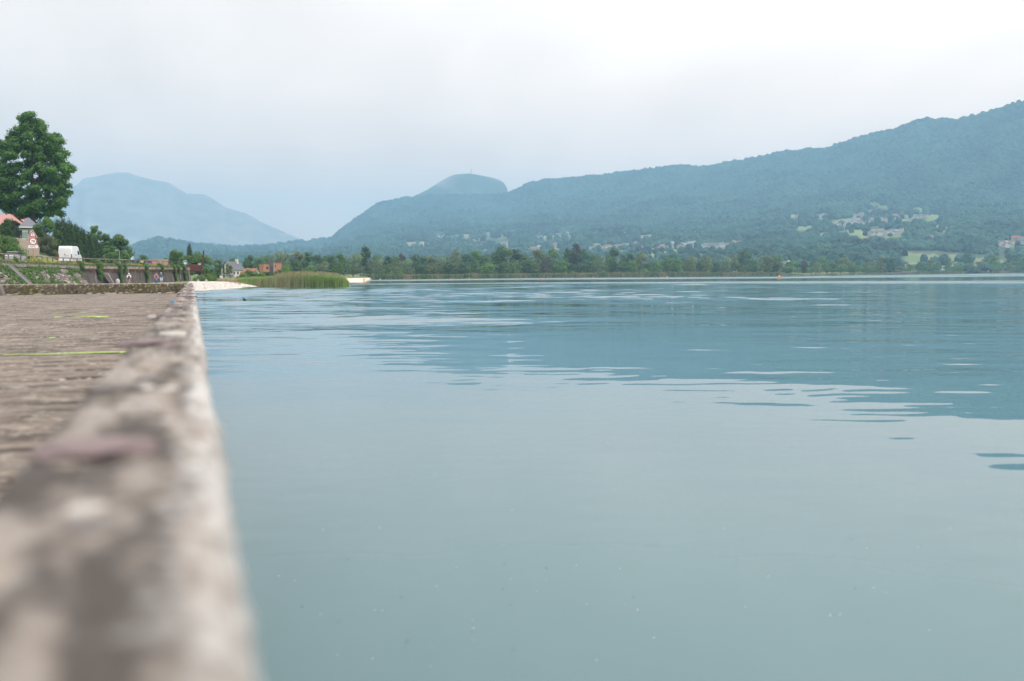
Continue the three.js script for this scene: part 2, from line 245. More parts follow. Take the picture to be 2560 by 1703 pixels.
// ---------- terrain: far shore, foothills, ridge ----------
const crestY = lin([[-500, 610], [150, 626], [330, 623], [365, 610], [400, 602.5], [430, 606], [480, 615], [540, 620], [600, 622], [640, 620], [680, 618], [740, 609], [780, 606], [830, 600], [860, 576], [900, 546], [950, 514], [1010, 502], [1060, 495], [1130, 493], [1200, 492], [1262, 490], [1276, 487], [1290, 480], [1310, 470], [1340, 460], [1380, 452], [1440, 447], [1500, 443.5], [1540, 439], [1600, 431], [1640, 428], [1700, 421], [1740, 423], [1765, 424], [1800, 415], [1880, 401], [1960, 388], [2030, 383], [2060, 380], [2120, 359], [2200, 341], [2250, 326], [2300, 310], [2340, 312], [2380, 315], [2420, 306], [2480, 288], [2560, 268], [2640, 256], [2750, 275], [2950, 300], [3300, 320]]);
const crestD = lin([[-500, 3550], [400, 3600], [830, 4500], [950, 5200], [1275, 5200], [1900, 4500], [2560, 3800], [3300, 3500]]);
const h1250 = lin([[-500, 12], [300, 8], [600, 6], [1000, 7], [1500, 10], [1900, 12], [2300, 15], [2560, 12], [3300, 12]]), h1900 = lin([[-500, 25], [300, 16], [600, 20], [1000, 26], [1500, 38], [1900, 56], [2150, 70], [2300, 72], [2560, 76], [3300, 80]]), h2900 = lin([[-500, 60], [300, 60], [600, 62], [800, 70], [1000, 92], [1300, 112], [1500, 128], [1900, 168], [2300, 200], [2560, 208], [3300, 215]]);
const knots = (px) => {
  const D0 = px < 440 ? 215 : shoreD(px), Dc = crestD(px), hc = hgt(px, crestY(px) + 5, Dc), k = [[D0 - 6, -0.5]];
  if (px < 440) { k.length = 0; k.push([205, 0.6], [240, px < 400 ? 3.4 : lerp(3.4, 1.2, (px - 400) / 40)], [420, 5]); } else { k.push([D0, 0.02], [D0 + 9, 0.35], [D0 + 26, 1.0], [D0 + 120, 1.6]); }
  if (D0 < 1000) k.push([1250, h1250(px)]); else k.push([D0 + 260, 6]);
  k.push([1900, Math.min(h1900(px), hc * 0.6)], [2900, Math.min(h2900(px), hc * 0.8)], [Dc - 500, Math.max(hc * 0.72, Math.min(h2900(px), hc * 0.8) + 5)], [Dc, hc], [Dc + 500, hc * 0.86], [Dc + 1500, 0]);
  return k;
};
const colCache = new Map();
function colAt(ip) {
  let c = colCache.get(ip); if (c) return c;
  const k = knots(ip * 5), n = k.length, d = [], m = new Array(n).fill(0);
  for (let i = 0; i < n - 1; i++) d.push((k[i + 1][1] - k[i][1]) / (k[i + 1][0] - k[i][0]));
  for (let i = 1; i < n - 1; i++) m[i] = d[i - 1] * d[i] <= 0 ? 0 : 2 * d[i - 1] * d[i] / (d[i - 1] + d[i]); m[0] = d[0]; m[n - 1] = d[n - 2];
  c = { k, m }; colCache.set(ip, c); return c;
}
function colH(ip, D) {
  const { k, m } = colAt(ip); if (D <= k[0][0]) return k[0][1] + (D - k[0][0]) * 0.05; let i = 0; while (i < k.length - 2 && D > k[i + 1][0]) i++;
  const w = k[i + 1][0] - k[i][0], t = clamp((D - k[i][0]) / w), t2 = t * t, t3 = t2 * t;
  return (2 * t3 - 3 * t2 + 1) * k[i][1] + (t3 - 2 * t2 + t) * w * m[i] + (-2 * t3 + 3 * t2) * k[i + 1][1] + (t3 - t2) * w * m[i + 1];
}
function terrainH(px, D) {
  const f = px / 5, i = Math.floor(f), h = lerp(colH(i, D), colH(i + 1, D), f - i); if (D < 1000 || h < 12) return h;
  const [x, z] = plan(px, D), near = 1 - clamp(Math.abs(D - crestD(px)) / 260);
  return h + (1 - near) * Math.min(h, 260) * (0.34 * (0.03 - Math.abs(fbm(x / 620, z / 620, 2.2, 3))) + 0.14 * fbm(x / 300, z / 300, 4, 3) + 0.05 * fbm(x / 120, z / 120, 8, 3));
}
const rowOf = (px, D) => yh(px) - (terrainH(px, D) - EYE) * FP / D;
function onTerrain(px, py, from = 1250) { for (let D = from; D < crestD(px); D += 8) if (rowOf(px, D) <= py) return D; return null; }
// open ground on the slopes: [column, row, half width, half height, kind]
const meadows = [[1984, 541, 25, 5, 1], [2054, 542, 32, 7, 0], [2009, 570, 28, 6, 0], [2057, 588, 22, 7, 1], [2138, 556, 72, 13, 0], [2180, 514, 20, 6, 0], [2208, 518, 15, 5, 0], [2230, 553, 80, 9, 0], [2152, 581, 60, 9, 0], [2208, 562, 50, 6, 0], [2292, 527, 22, 8, 0], [2314, 542, 40, 7, 0], [2320, 553, 40, 6, 0], [2348, 573, 30, 10, 1], [2180, 591, 40, 5, 0],
  [1507, 614, 42, 8, 0], [1580, 611, 45, 4, 1], [1622, 592, 28, 6, 1], [1689, 602, 26, 4, 1], [1426, 590, 20, 4, 0], [1370, 593, 30, 4, 1], [1400, 609, 14, 4, 1], [1711, 635, 24, 3, 0], [1342, 621, 30, 4, 0], [1860, 599, 30, 3, 0],
  [1040, 610, 58, 7, 1], [966, 613, 15, 3, 1], [1146, 593, 55, 7, 0], [1210, 586, 30, 4, 0], [1252, 590, 35, 3, 0], [1220, 619, 40, 5, 1], [1259, 610, 28, 5, 0], [1327, 624, 30, 5, 1], [875, 632, 16, 4, 1], [892, 603, 25, 3, 1], [416, 621, 12, 6, 0], [812, 632, 42, 5, 1], [526, 638, 18, 5, 0], [700, 633, 22, 4, 0], [1600, 640, 60, 6, 0], [1750, 628, 50, 5, 0], [1650, 628, 70, 5, 0], [2200, 553, 75, 10, 0], [2118, 566, 34, 8, 0], [2220, 589, 72, 6, 0], [2155, 540, 28, 7, 0], [2298, 549, 30, 8, 0], [1520, 625, 82, 6, 0], [1680, 623, 82, 6, 0], [1795, 620, 56, 5, 0], [1375, 595, 46, 5, 0], [1375, 622, 46, 6, 0], [1190, 594, 100, 7, 0], [1250, 619, 80, 5, 0], [2527, 612, 44, 9, 0], [2335, 606, 12, 4, 0]];
const meadow = (px, D) => openAt(px, rowOf(px, D));
function openAt(px, py) {
  const n = fbm(px / 16, py / 5, 4.4, 3); let best = 0, kind = 0;
  for (const [cx, cy, rx, ry, k] of meadows) { const q = 1 - Math.hypot((px - cx) / rx, (py - cy + (px - cx) * 0.05) / ry) + 0.55 * n; if (q > best) { best = q; kind = k; } }
  return [best > 0.12, kind];
}
const inFields = (px, D) => px > 2262 + 25 * nz(D / 60, 3) && D > 1390 && D < 1610 + 50 * nz(px / 30, 1);
{
  const cols = 640, rows = 190, pa = -260, pb = 2920;
  const geo = sheet(cols, rows, (i, j) => { const px = lerp(pa, pb, i / (cols - 1)), a = (px < 440 ? 205 : shoreD(px) - 6), b = crestD(px) + 1500, D = a * Math.pow(b / a, j / (rows - 1)), [x, z] = plan(px, D); return [x, terrainH(px, D), z]; },
    (i, j, x, y, z) => {
      const [px, D] = toPD(x, z), n = fbm(x / 60, z / 60, 3, 3), f = fbm(x / 9, z / 9, 5, 2), s = D - shoreD(px);
      if (px > 855 && px < 925 && s < 40) return [0.62, 0.54, 0.44];
      if (px > 1945 && s < 9 && s > -3) return [0.26, 0.22, 0.15];
      if (D < 1250) return mix3([0.085, 0.13, 0.035], [0.20, 0.18, 0.075], clamp(0.3 + 1.6 * n + 0.5 * f));
      if (inFields(px, D)) return fbm(x / 160, z / 45, 9, 2) > 0.02 ? [0.15, 0.165, 0.072] : [0.092, 0.145, 0.05];
      const [open, kind] = meadow(px, D); if (open) return kind ? mix3([0.26, 0.235, 0.14], [0.18, 0.21, 0.09], clamp(0.4 + 2 * n)) : mix3([0.13, 0.20, 0.065], [0.19, 0.22, 0.085], clamp(0.4 + 2 * n));
      return mix3([0.030, 0.052, 0.024], [0.050, 0.070, 0.030], clamp(0.5 + 2 * n));
    });
  struct('terrain', geo, vmat(1));
}
// woods: one crown per tree, far too many to count
{
  const R = rng(77), shapes = [0, 1].map((s) => { const g = new THREE.IcosahedronGeometry(1, 2), p = g.attributes.position; for (let i = 0; i < p.count; i++) { const v = new THREE.Vector3().fromBufferAttribute(p, i), q = 1 + 0.75 * fbm(v.x * 1.7 + s * 9, v.y * 1.7, v.z * 1.7, 3); p.setXYZ(i, v.x * q, v.y * q * (s ? 1.25 : 0.95), v.z * q); } g.computeVertexNormals(); return g; });
  const spots = [];
  const add = (px, D, size) => { const h = terrainH(px, D), [x, z] = plan(px, D); spots.push([x, h, z, size * (0.65 + 0.7 * R()), R()]); };
  for (let D = 1150; D < 5300; ) {
    const step = D < 2200 ? 8.5 : D < 3300 ? 10 : 12, dp = step / D * FP;
    for (let px = -60; px < 2640; px += dp) {
      const p = px + (R() - 0.5) * dp, d = D + (R() - 0.5) * step; if (d > crestD(p) + 40) continue;
      if (px < 1900 && d < 1500 && R() < 0.55) continue;
      const lift = step * 1.75 * FP / d; if (p > 2240 && d < 1650) { if (R() > 0.02) continue; } let shut = false; for (const u of [0, 0.35, 0.7, 1]) if (openAt(p, rowOf(p, d) - lift * u)[0]) shut = true; if (shut && R() > 0.045) continue;
      add(p, d, step * 0.72);
    }
    D += step * (D > 2900 ? 0.95 : 1.15);
  }
  const m = mat(1, 1, 1, 1), half = [[], []]; spots.forEach((s, i) => half[s[4] < 0.72 ? 0 : 1].push(s));
  half.forEach((list, v) => {
    const im = new THREE.InstancedMesh(shapes[v], m, list.length), q = new THREE.Quaternion(), e = new THREE.Euler(), c = new THREE.Color();
    list.forEach(([x, y, z, s, r], i) => { e.set(0, r * 40, 0); const n = fbm(x / 140, z / 140, 6, 2), t = 0.85 + 0.3 * ((r * 917) % 1) + 1.2 * n; im.setMatrixAt(i, M4.compose(new THREE.Vector3(x, y + s * 0.55, z), q.setFromEuler(e), new THREE.Vector3(s, s * (v ? 1.3 : 1.05), s))); im.setColorAt(i, c.setRGB(0.030 * t * (v ? 0.7 : 1), 0.072 * t * (v ? 0.85 : 1), 0.042 * t)); });
    im.name = numbered('hillside_woods'); shade(im); im.userData.kind = 'stuff'; info(im, v ? 'dark taller trees scattered through the woods on the far slopes' : 'dense green woods covering the hills and ridge across the lake', 'woods'); scene.add(im);
  });
  console.log('wood trees', spots.length);
}
// far mountains
function massif(name, crest, Dc, depth, tone, extra) {
  const a = crest[0][0], b = crest[crest.length - 1][0], f = lin(crest), cols = 260, rows = 60;
  const geo = sheet(cols, rows, (i, j) => {
    const px = lerp(a, b, i / (cols - 1)), t = j / (rows - 1), hc = hgt(px, f(px), Dc) , back = t > 0.75, s = back ? 1 - (t - 0.75) / 0.25 : t / 0.75, D = back ? Dc + depth * 0.6 * (1 - s) : Dc - depth * (1 - s), [x, z] = plan(px, D);
    const pr = extra ? extra(px, s) : Math.pow(s, 1.35); return [x, Math.max(-20, hc * pr * (1 + (1 - s) * s * 0.9 * fbm(x / 900, z / 900, 3, 4)) + (s > 0.98 ? 0 : 14 * fbm(x / 160, z / 160, 7, 3))), z];
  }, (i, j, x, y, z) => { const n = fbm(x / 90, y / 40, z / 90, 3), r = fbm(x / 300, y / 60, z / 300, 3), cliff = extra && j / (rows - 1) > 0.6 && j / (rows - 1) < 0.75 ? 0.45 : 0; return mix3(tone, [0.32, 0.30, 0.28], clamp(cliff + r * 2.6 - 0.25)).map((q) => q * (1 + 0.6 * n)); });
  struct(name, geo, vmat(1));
}
massif('cliff_mountain', [[820, 640], [880, 585], [940, 540], [980, 512], [1018, 503], [1045, 489], [1077, 473], [1092, 463], [1106, 454], [1125, 444], [1140, 438], [1156, 436.5], [1179, 435], [1200, 439], [1223, 443.5], [1240, 447], [1252, 451], [1262, 458], [1269, 468], [1273, 480], [1276, 505], [1310, 560], [1340, 620]], 5900, 1000, [0.045, 0.07, 0.035], (px, s) => s < 0.8 ? 0.68 * Math.pow(s / 0.8, 1.2) : lerp(0.68, 1, Math.pow((s - 0.8) / 0.2, 0.7)));
massif('far_hills', [[300, 640], [400, 618], [460, 606], [520, 607], [560, 611], [600, 614], [640, 612], [680, 613], [720, 622], [800, 640]], 4700, 900, [0.04, 0.06, 0.035]);
massif('far_mountain', [[-420, 560], [-100, 520], [60, 505], [150, 486], [190, 470], [205, 462], [222, 446], [250, 443], [275, 437], [300, 432.5], [330, 432], [355, 441], [390, 450], [430, 457], [455, 472], [475, 484], [520, 487], [548, 503], [570, 519], [620, 533], [660, 556], [710, 578], [760, 600], [800, 625]], 6700, 1500, [0.24, 0.24, 0.22]);  // pale tone: rain haze painted into the rock colour to fade it
{
  const D = 5905, p = pos(1182, D, hgt(1182, 437, D)), t = thing('radio_mast', 'thin radio mast standing on top of the cliff mountain', 'mast', p);
  part('mast', bar([0, -20, 0], [0, 30, 0], 2.2, 1.0, 6), mat(0.3, 0.3, 0.3), t); part('platform', new THREE.CylinderGeometry(3, 2.4, 4, 10).translate(0, 16, 0), mat(0.35, 0.35, 0.35), t);
}

// ---------- lakeside promenade, beach, retaining wall, road terrace ----------
const wallD = lin([[-220, 98], [-150, 105], [0, 124], [100, 141], [190, 159], [260, 169], [325, 178], [400, 190], [478, 204]]);
function wallAt(px, d = 0, y = 0) {                            // point d metres inland of the wall line
  const [x, z] = plan(px, wallD(px)), [xa, za] = plan(px - 12, wallD(px - 12)), [xb, zb] = plan(px + 12, wallD(px + 12)), l = Math.hypot(xb - xa, zb - za), tx = (xb - xa) / l, tz = (zb - za) / l;
  return new THREE.Vector3(x + tz * d, y, z - tx * d);
}
const heading = (px) => { const a = wallAt(px - 5), b = wallAt(px + 5); return Math.atan2(-(b.x - a.x), -(b.z - a.z)); };
struct('promenade', bx(40, 1.6, 178, -20.12, 0.2, -135.8), mat(0.40, 0.365, 0.335, 0.95));
{
  const back = lin([[470, 188], [487, 190], [560, 196], [600, 207], [640, 214], [690, 228], [705, 234]]), n = 130, m = 60, a = 474, b = 705;
  const g = sheet(n, m, (i, j) => { const px = lerp(a, b, i / (n - 1)), D = lerp(shoreD(px) - 2, back(px), j / (m - 1)), [x, z] = plan(px, D); return [x, terrainH(px, D) + 0.03 + 0.05 * fbm(x * 0.7, z * 0.7, 3, 3), z]; },
    (i, j, x, y, z) => { const f = fbm(x * 1.4, z * 1.4, 2, 3), p = fbm(x * 5, z * 5, 6, 2); return mix3([0.56, 0.515, 0.47], [0.40, 0.35, 0.30], clamp(0.25 + 1.2 * f + 1.4 * p)); });
  struct('beach', g, vmat(0.95));
  const R = rng(31), im = new THREE.InstancedMesh(new THREE.IcosahedronGeometry(1, 1), mat(1, 1, 1, 0.9), 5200), c = new THREE.Color();
  for (let i = 0; i < 5200; i++) { const px = lerp(478, 700, R()), D = lerp(shoreD(px) + 1, back(px) - 0.5, R()), [x, z] = plan(px, D), s = 0.04 + 0.08 * R() * R(), t = 0.3 + 0.45 * R(); im.setMatrixAt(i, M4.makeScale(s * 1.3, s * 0.7, s).setPosition(x, terrainH(px, D) + 0.05, z)); im.setColorAt(i, c.setRGB(t, t * 0.94, t * 0.87)); }
  im.name = 'beach_pebbles'; im.userData.kind = 'stuff'; info(im, 'pale pebbles covering the little white beach', 'pebbles'); shade(im); scene.add(im);
  const dw = thing('driftwood', 'bleached forked driftwood log at the water edge of the beach', 'driftwood', pos(668, 214, terrainH(668, 214)));
  part('log', merge([bar([-2.2, 0.12, 0.4], [0.6, 0.32, 0], 0.13, 0.16), bar([0.6, 0.32, 0], [1.6, 0.1, -0.2], 0.15, 0.07)]), mat(0.42, 0.35, 0.28), dw); part('branch', merge([bar([0.5, 0.32, 0], [0.2, 1.0, 0.1], 0.09, 0.03), bar([0.7, 0.3, 0], [0.85, 0.7, -0.2], 0.06, 0.02)]), mat(0.44, 0.37, 0.30), dw);
}
{
  // stone revetment
  const n = 300, m = 40, slope = (px, s) => { const p = wallAt(px, 0.05 - 2.55 * s, lerp(3.5, 0.9, s)); return p; };
  const g = sheet(n, m, (i, j) => { const s = j / (m - 1), px = lerp(-200, 186, i / (n - 1)), p = slope(px, s), b = 0.16 * fbm(p.x * 1.7, p.y * 2.5, p.z * 0.9, 3) + 0.09 * nz(p.x * 4.5, p.y * 5, p.z * 2.5); return [p.x + b, p.y + b, p.z]; },
    (i, j, x, y, z) => { const a = fbm(x * 1.2, y * 2, z * 0.6, 3), b = fbm(x * 5, y * 6, z * 2.4, 3); let c = mix3([0.21, 0.18, 0.165], [0.10, 0.082, 0.07], clamp(0.4 + 2.4 * b)); c = mix3(c, [0.11, 0.07, 0.045], clamp(2.4 * a)); return mix3(c, [0.36, 0.33, 0.31], clamp(3 * b - 0.9)); });
  const t = thing('stone_revetment', 'sloping rubble stone bank with weeds below the roadside parapet', 'stone bank'); part('rubble_face', g, vmat(1), t);
  const R = rng(8), chip = [0, 1, 2].map((s) => { const q = new THREE.IcosahedronGeometry(1, 1), p = q.attributes.position; for (let i = 0; i < p.count; i++) { const k = 1 + 0.5 * nz(p.getX(i) * 1.3 + s * 4, p.getY(i) * 1.3, p.getZ(i) * 1.3); p.setXYZ(i, p.getX(i) * k, p.getY(i) * k, p.getZ(i) * k); } q.computeVertexNormals(); return q; });
  const sm = [mat(0.24, 0.21, 0.195), mat(0.16, 0.14, 0.13), mat(0.33, 0.30, 0.28), mat(0.20, 0.145, 0.125)];
  for (let i = 0; i < 290; i++) { const s = Math.pow(R(), 0.7), px = lerp(-40, 184, R()), p = slope(px, s), o = part('stone', chip[i % 3], sm[Math.floor(R() * 4)], t), q = 0.10 + 0.16 * R(); o.position.set(p.x + 0.06, p.y + 0.05, p.z); o.scale.set(q, q * 0.75, q * 1.3); o.rotation.set(R() * 3, R() * 3, R() * 3); }
  // concrete chute down the bank
  const ch = thing('drain_chute', 'grey concrete drainage chute running down the stone bank', 'drain chute'), cg = sheet(2, 30, (i, j) => { const p = slope(20 + i * 9, j / 29); return [p.x + 0.22, p.y + 0.24, p.z]; });
  part('channel', cg, new THREE.MeshStandardMaterial({ color: col(0.13, 0.12, 0.12), roughness: 0.9, side: THREE.DoubleSide }), ch);
  for (const e of [19.4, 29.6]) part('side_rim', merge(Array.from({ length: 14 }, (_, k) => { const a = slope(e, k / 14), b = slope(e, (k + 1) / 14); return bar([a.x + 0.22, a.y + 0.24, a.z], [b.x + 0.22, b.y + 0.24, b.z], 0.1, 0.1, 6); })), mat(0.15, 0.14, 0.14), ch);
  // weeds on the bank, in patches
  const clumps = [];
  for (let i = 0; i < 2600; i++) { const px = lerp(-60, 196, R()), s = R(), p = slope(px, s), n1 = fbm(px / 26, s * 2.2 + 4, 2.7, 3), top = sstep(0.45, 0.15, s) * 0.22; if (n1 + top < 0.02) continue; if (px > 17 && px < 32) continue; const q = 0.14 + 0.22 * R(); clumps.push({ p: [p.x + 0.1, p.y + 0.16, p.z], r: [q, q * 0.8, q * 1.4], w: 1 }); }
  const wd = new THREE.Mesh(leaves(R, clumps, clumps.length * 16, 0.16, { tone: 0.6 }), LM.bright); wd.name = 'bank_weeds'; wd.userData.kind = 'stuff'; info(shade(wd), 'bright green weeds growing in patches on the stone bank', 'weeds'); scene.add(wd);
}
{
  // retaining wall with parapet panels
  const w = thing('retaining_wall', 'dark weathered concrete retaining wall below the road, pale parapet on top', 'retaining wall'), n = 420, m = 24;
  part('wall_face', sheet(n, m, (i, j) => { const px = lerp(176, 478, i / (n - 1)), s = j / (m - 1), p = wallAt(px, 0.12 - 0.4 * s, lerp(3.62, 0.8, s)), k = 0.05 * fbm(px / 4, p.y * 1.2, 2, 3); return [p.x + k, p.y, p.z]; },
    (i, j, x, y, z) => { const px = lerp(176, 478, i / (n - 1)), st = fbm(px / 2.2, y * 0.35, 4, 3), b = fbm(px / 5, y * 2.5, 7, 3), top = clamp((y - 3.0 + 0.7 * fbm(px / 3, y, 12, 2)) * 1.8); let c = mix3([0.105, 0.088, 0.080], [0.058, 0.048, 0.043], clamp(0.45 + 2.2 * st + b)); c = mix3(c, [0.15, 0.092, 0.045], clamp(top * (0.5 + 2.2 * st))); return mix3(c, [0.30, 0.27, 0.25], clamp(4 * fbm(px / 3.1 + 40, y * 0.22, 3, 2) - 1.25)); }), vmat(0.97), w);
  const cuts = [-200, -60, 48, 137, 190, 236, 285, 322, 374, 420, 478], R = rng(14);
  for (let c = 0; c < cuts.length - 1; c++) {
    const a = cuts[c] + 0.25, b = cuts[c + 1] - 0.25, k = Math.max(12, Math.round((b - a) * 1.6)), pr = [[0.1, 3.48], [-0.08, 3.5], [-0.085, 3.6], [-0.085, 3.7], [-0.085, 3.8], [-0.085, 3.9], [-0.085, 3.97], [-0.13, 3.98], [-0.13, 4.05], [-0.05, 4.065], [0.22, 4.065], [0.22, 3.8]];
    part('parapet_panel', sheet(k, pr.length, (i, j) => { const px = lerp(a, b, i / (k - 1)), p = wallAt(px, pr[j][0], pr[j][1]); return [p.x, p.y, p.z]; }, (i, j, x, y, z) => { const px = lerp(a, b, i / (k - 1)), st = fbm(px / 1.1, y * 0.4, c * 3, 3), g = fbm(px / 7, y, 5, 2); let q = mix3([0.30, 0.262, 0.235], [0.10, 0.088, 0.08], clamp(1.9 * st + g - 0.05)); if (j > 6 && j < 9) q = mix3(q, [0.10, 0.09, 0.08], 0.75); return q; }), vmat(0.95), w);
  }
  for (const px of [321, 473]) { const p = wallAt(px, -0.42, 0.9), q = wallAt(px, -0.12, 3.95); part('drain_pipe', bar(p.toArray(), q.toArray(), 0.07, 0.07, 8), mat(0.34, 0.33, 0.32, 0.6), w); }
  const st = thing('concrete_steps', 'narrow pale concrete steps climbing against the dark retaining wall', 'steps');
  for (let k = 0; k < 12; k++) { const p = wallAt(257 + k * 1.35, -0.75, 1.0 + (11 - k) * 0.16); part('step', rbx(0.7, 0.16, 1.1, 0.02, p.x, p.y + 0.02, p.z), mat(0.33, 0.30, 0.285), st); }
  const bd = single('pale_boulder', new THREE.IcosahedronGeometry(0.45, 2).scale(0.8, 1.15, 0.8).translate(...wallAt(279, -1.3, 1.35).toArray()), mat(0.44, 0.42, 0.42), 'pale boulder standing at the foot of the dark retaining wall', 'boulder');
}
const terr = lin([[0, 3.98], [1.2, 4.1], [2.2, 4.3], [2.6, 4.34], [9, 4.34], [9.6, 4.5], [12.5, 7.6], [20, 11.2], [40, 15], [90, 18]]);
const fade = lin([[-300, 1], [150, 1], [230, 0.75], [330, 0.3], [420, 0.05], [478, 0]]);
const terrY = (px, d) => d < 9 ? terr(d) : 4.4 + (terr(d) - 4.4) * fade(px);
{
  const ds = [0, 0.5, 1.2, 1.8, 2.2, 2.6, 9, 9.3, 9.8, 10.6, 11.5, 12.5, 14, 17, 20, 26, 34, 45, 60, 90], n = 160;
  struct('roadside_ground', sheet(n, ds.length, (i, j) => { const px = lerp(-210, 478, i / (n - 1)), d = ds[j], p = wallAt(px, d, terrY(px, d) + (d > 10 ? 0.3 * fbm(px / 9, d / 4, 1, 2) : 0)); return [p.x, p.y, p.z]; }, (i, j, x, y, z) => mix3([0.10, 0.155, 0.035], [0.20, 0.19, 0.07], clamp(0.35 + 1.8 * fbm(x / 3, z / 6, 2, 3)))), vmat(1));
  struct('road', sheet(n, 2, (i, j) => wallAt(lerp(-210, 476, i / (n - 1)), j ? 8.9 : 2.7, 4.365).toArray()), mat(0.07, 0.07, 0.072, 0.9));
  struct('road_marking', sheet(n, 2, (i, j) => wallAt(lerp(-210, 476, i / (n - 1)), j ? 3.1 : 2.98, 4.37).toArray()), mat(0.7, 0.7, 0.68, 0.8));
  // roadside grass and yellow flowers
  const R = rng(15), cl = [], fl = [];
  for (let i = 0; i < 5200; i++) { const px = lerp(-40, 470, R()), d = 2.5 * R() * R() + 0.05, p = wallAt(px, d, terr(d)), q = 0.10 + 0.13 * R(); cl.push({ p: [p.x, p.y + 0.10, p.z], r: [q * 1.3, q * 1.5, q * 1.3], w: 1 }); if (fbm(px / 14, d, 5, 2) > 0.05 && R() < 0.42) fl.push({ p: [p.x, p.y + 0.24 + 0.12 * R(), p.z], r: [q, q * 0.8, q], w: 1 }); }
  const g1 = new THREE.Mesh(leaves(R, cl, cl.length * 9, 0.24, { tone: 0.5, narrow: 0.3, droop: -0.4 }), LM.reed); g1.name = 'verge_grass'; g1.userData.kind = 'stuff'; info(shade(g1), 'green grass along the verge above the retaining wall', 'grass'); scene.add(g1);
  const g2 = new THREE.Mesh(leaves(R, fl, fl.length * 5, 0.10, { tone: 0.3, narrow: 0.9 }), LM.yellow); g2.name = 'verge_flowers'; g2.userData.kind = 'stuff'; info(shade(g2), 'small yellow flowers scattered in the verge grass', 'flowers'); scene.add(g2);
  // creepers hanging over the wall: [column, top row, bottom row, width]
  const list = [[204, 654, 674, 19, 'creeper over the parapet where the stone bank meets the wall'], [249, 652, 699, 24, 'broad bushy creeper hanging over the wall above the concrete steps'], [300, 657, 708, 13, 'long narrow creeper hanging beside the cyclist'], [313, 660, 684, 8, 'short creeper tuft close beside the first drain pipe'], [366, 659, 704, 15, 'long tapering creeper hanging left of the walking couple, above plain wall'], [406, 660, 685, 9, 'short creeper hanging behind the man in the white cap'], [437, 661, 704, 10, 'long creeper in a thin strand between couple and wall end'], [447, 663, 683, 8, 'short leafy tuft between the two last long creepers'], [461, 660, 704, 11, 'last long creeper beside the drain pipe at the wall end']];
  for (const [px, ty, by, w, label] of list) {
    const D = wallD(px) - 0.6, yt = Math.max(4.35, hgt(px, ty, D)), yb = Math.max(1.0, hgt(px, by, D)), ww = w * D / FP, t = thing('hanging_creeper', label, 'creeper', [0, 0, 0], 0, 'creepers hanging over the retaining wall'), bl = [];
    for (let k = 0; k < 26; k++) { const s = k / 25, y = lerp(yt, yb, s), q = ww * 0.5 * (s < 0.15 ? 1.5 : lerp(1.0, 0.42, s)) * (0.85 + 0.3 * R()), p = wallAt(px + (R() - 0.5) * w * 0.25 + s * 1.5, s < 0.1 ? 0.3 : s < 0.2 ? -0.15 : -0.32 - 0.12 * s, y); bl.push({ p: [p.x, p.y, p.z], r: [q * 0.7, 0.22 + (yt - yb) * 0.03, q], w: 1 }); }
    part('foliage', leaves(R, bl, 2600 * Math.max(0.5, (yt - yb) / 3), 0.17, { tone: 0.55, droop: 0.5, shell: 0.3 }), LM.creeper, t);
    const a = wallAt(px, 0.2, yt), b = wallAt(px, -0.2, 3.9), c = wallAt(px, -0.42, yb + 0.2); part('stem', merge([bar(a.toArray(), b.toArray(), 0.04), bar(b.toArray(), c.toArray(), 0.04, 0.015)]), bark, t);
  }
  const strawBl = []; for (let i = 0; i < 240; i++) { const px = lerp(206, 470, R()), p = wallAt(px, -0.17, 3.42 - 0.4 * R() * R()); strawBl.push({ p: [p.x, p.y, p.z], r: [0.1, 0.22, 0.2], w: 1 }); }
  const sg = new THREE.Mesh(leaves(R, strawBl, 240 * 14, 0.2, { droop: 0.8, narrow: 0.25, tone: 0.6 }), leafMat(0.16, 0.10, 0.045)); sg.name = 'dry_wall_grass'; sg.userData.kind = 'stuff'; info(shade(sg), 'dry brown grass hanging from the joint under the parapet', 'dry grass'); scene.add(sg);
  const fb = (px, d, w, h, name, label, m1, m2) => { const p = wallAt(px, d, terr(d)), t = thing(name, label, 'bush', p), bl = []; for (let k = 0; k < 12; k++) bl.push({ p: [(R() - 0.5) * w * 0.5, h * (0.2 + 0.4 * R()), (R() - 0.5) * w * 0.8], r: [w * 0.22, h * 0.4, w * 0.28], w: 1 }); part('foliage', leaves(R, bl, 1100, 0.17), m1, t); if (m2) part('flowers', leaves(R, bl, 420, 0.14, { shell: 0.9, narrow: 0.9 }), m2, t); };
  fb(107, 0.9, 2.3, 0.85, 'flowering_bush', 'low bush covered in yellow flowers at the foot of the road sign', LM.mid, LM.yellow);
  fb(48, 0.15, 0.8, 0.9, 'parapet_bush', 'small bright green bush growing over the parapet of the stone bank', LM.bright); fb(394, -1.2, 1.0, 0.2, 'wall_foot_bush', 'small bright shrub at the wall foot behind the walking woman', LM.bright);
}
// ---------- rail fence ----------
{
  const f = thing('rail_fence', 'weathered log post and rail fence along the lakeside road', 'fence'), wood = [mat(0.20, 0.165, 0.135), mat(0.15, 0.12, 0.095), mat(0.25, 0.205, 0.17)], R = rng(3), pts = []; let acc = 99, last = null;
  for (let px = -200; px <= 455; px += 0.5) { const p = wallAt(px, 1.65, terr(1.65)); if (last) acc += p.distanceTo(last); last = p; if (acc >= 2.45) { acc = 0; pts.push(p); } }
  pts.forEach((p, i) => { part('post', new THREE.CylinderGeometry(0.085, 0.09, 1.25, 9).translate(p.x, p.y + 0.42, p.z), wood[i % 3], f); if (i) { const q = pts[i - 1]; part('rail', bar([q.x, q.y + 1.06, q.z], [p.x, p.y + 1.06, p.z], 0.075, 0.075, 9), wood[(i + 2) % 3], f); } });
}
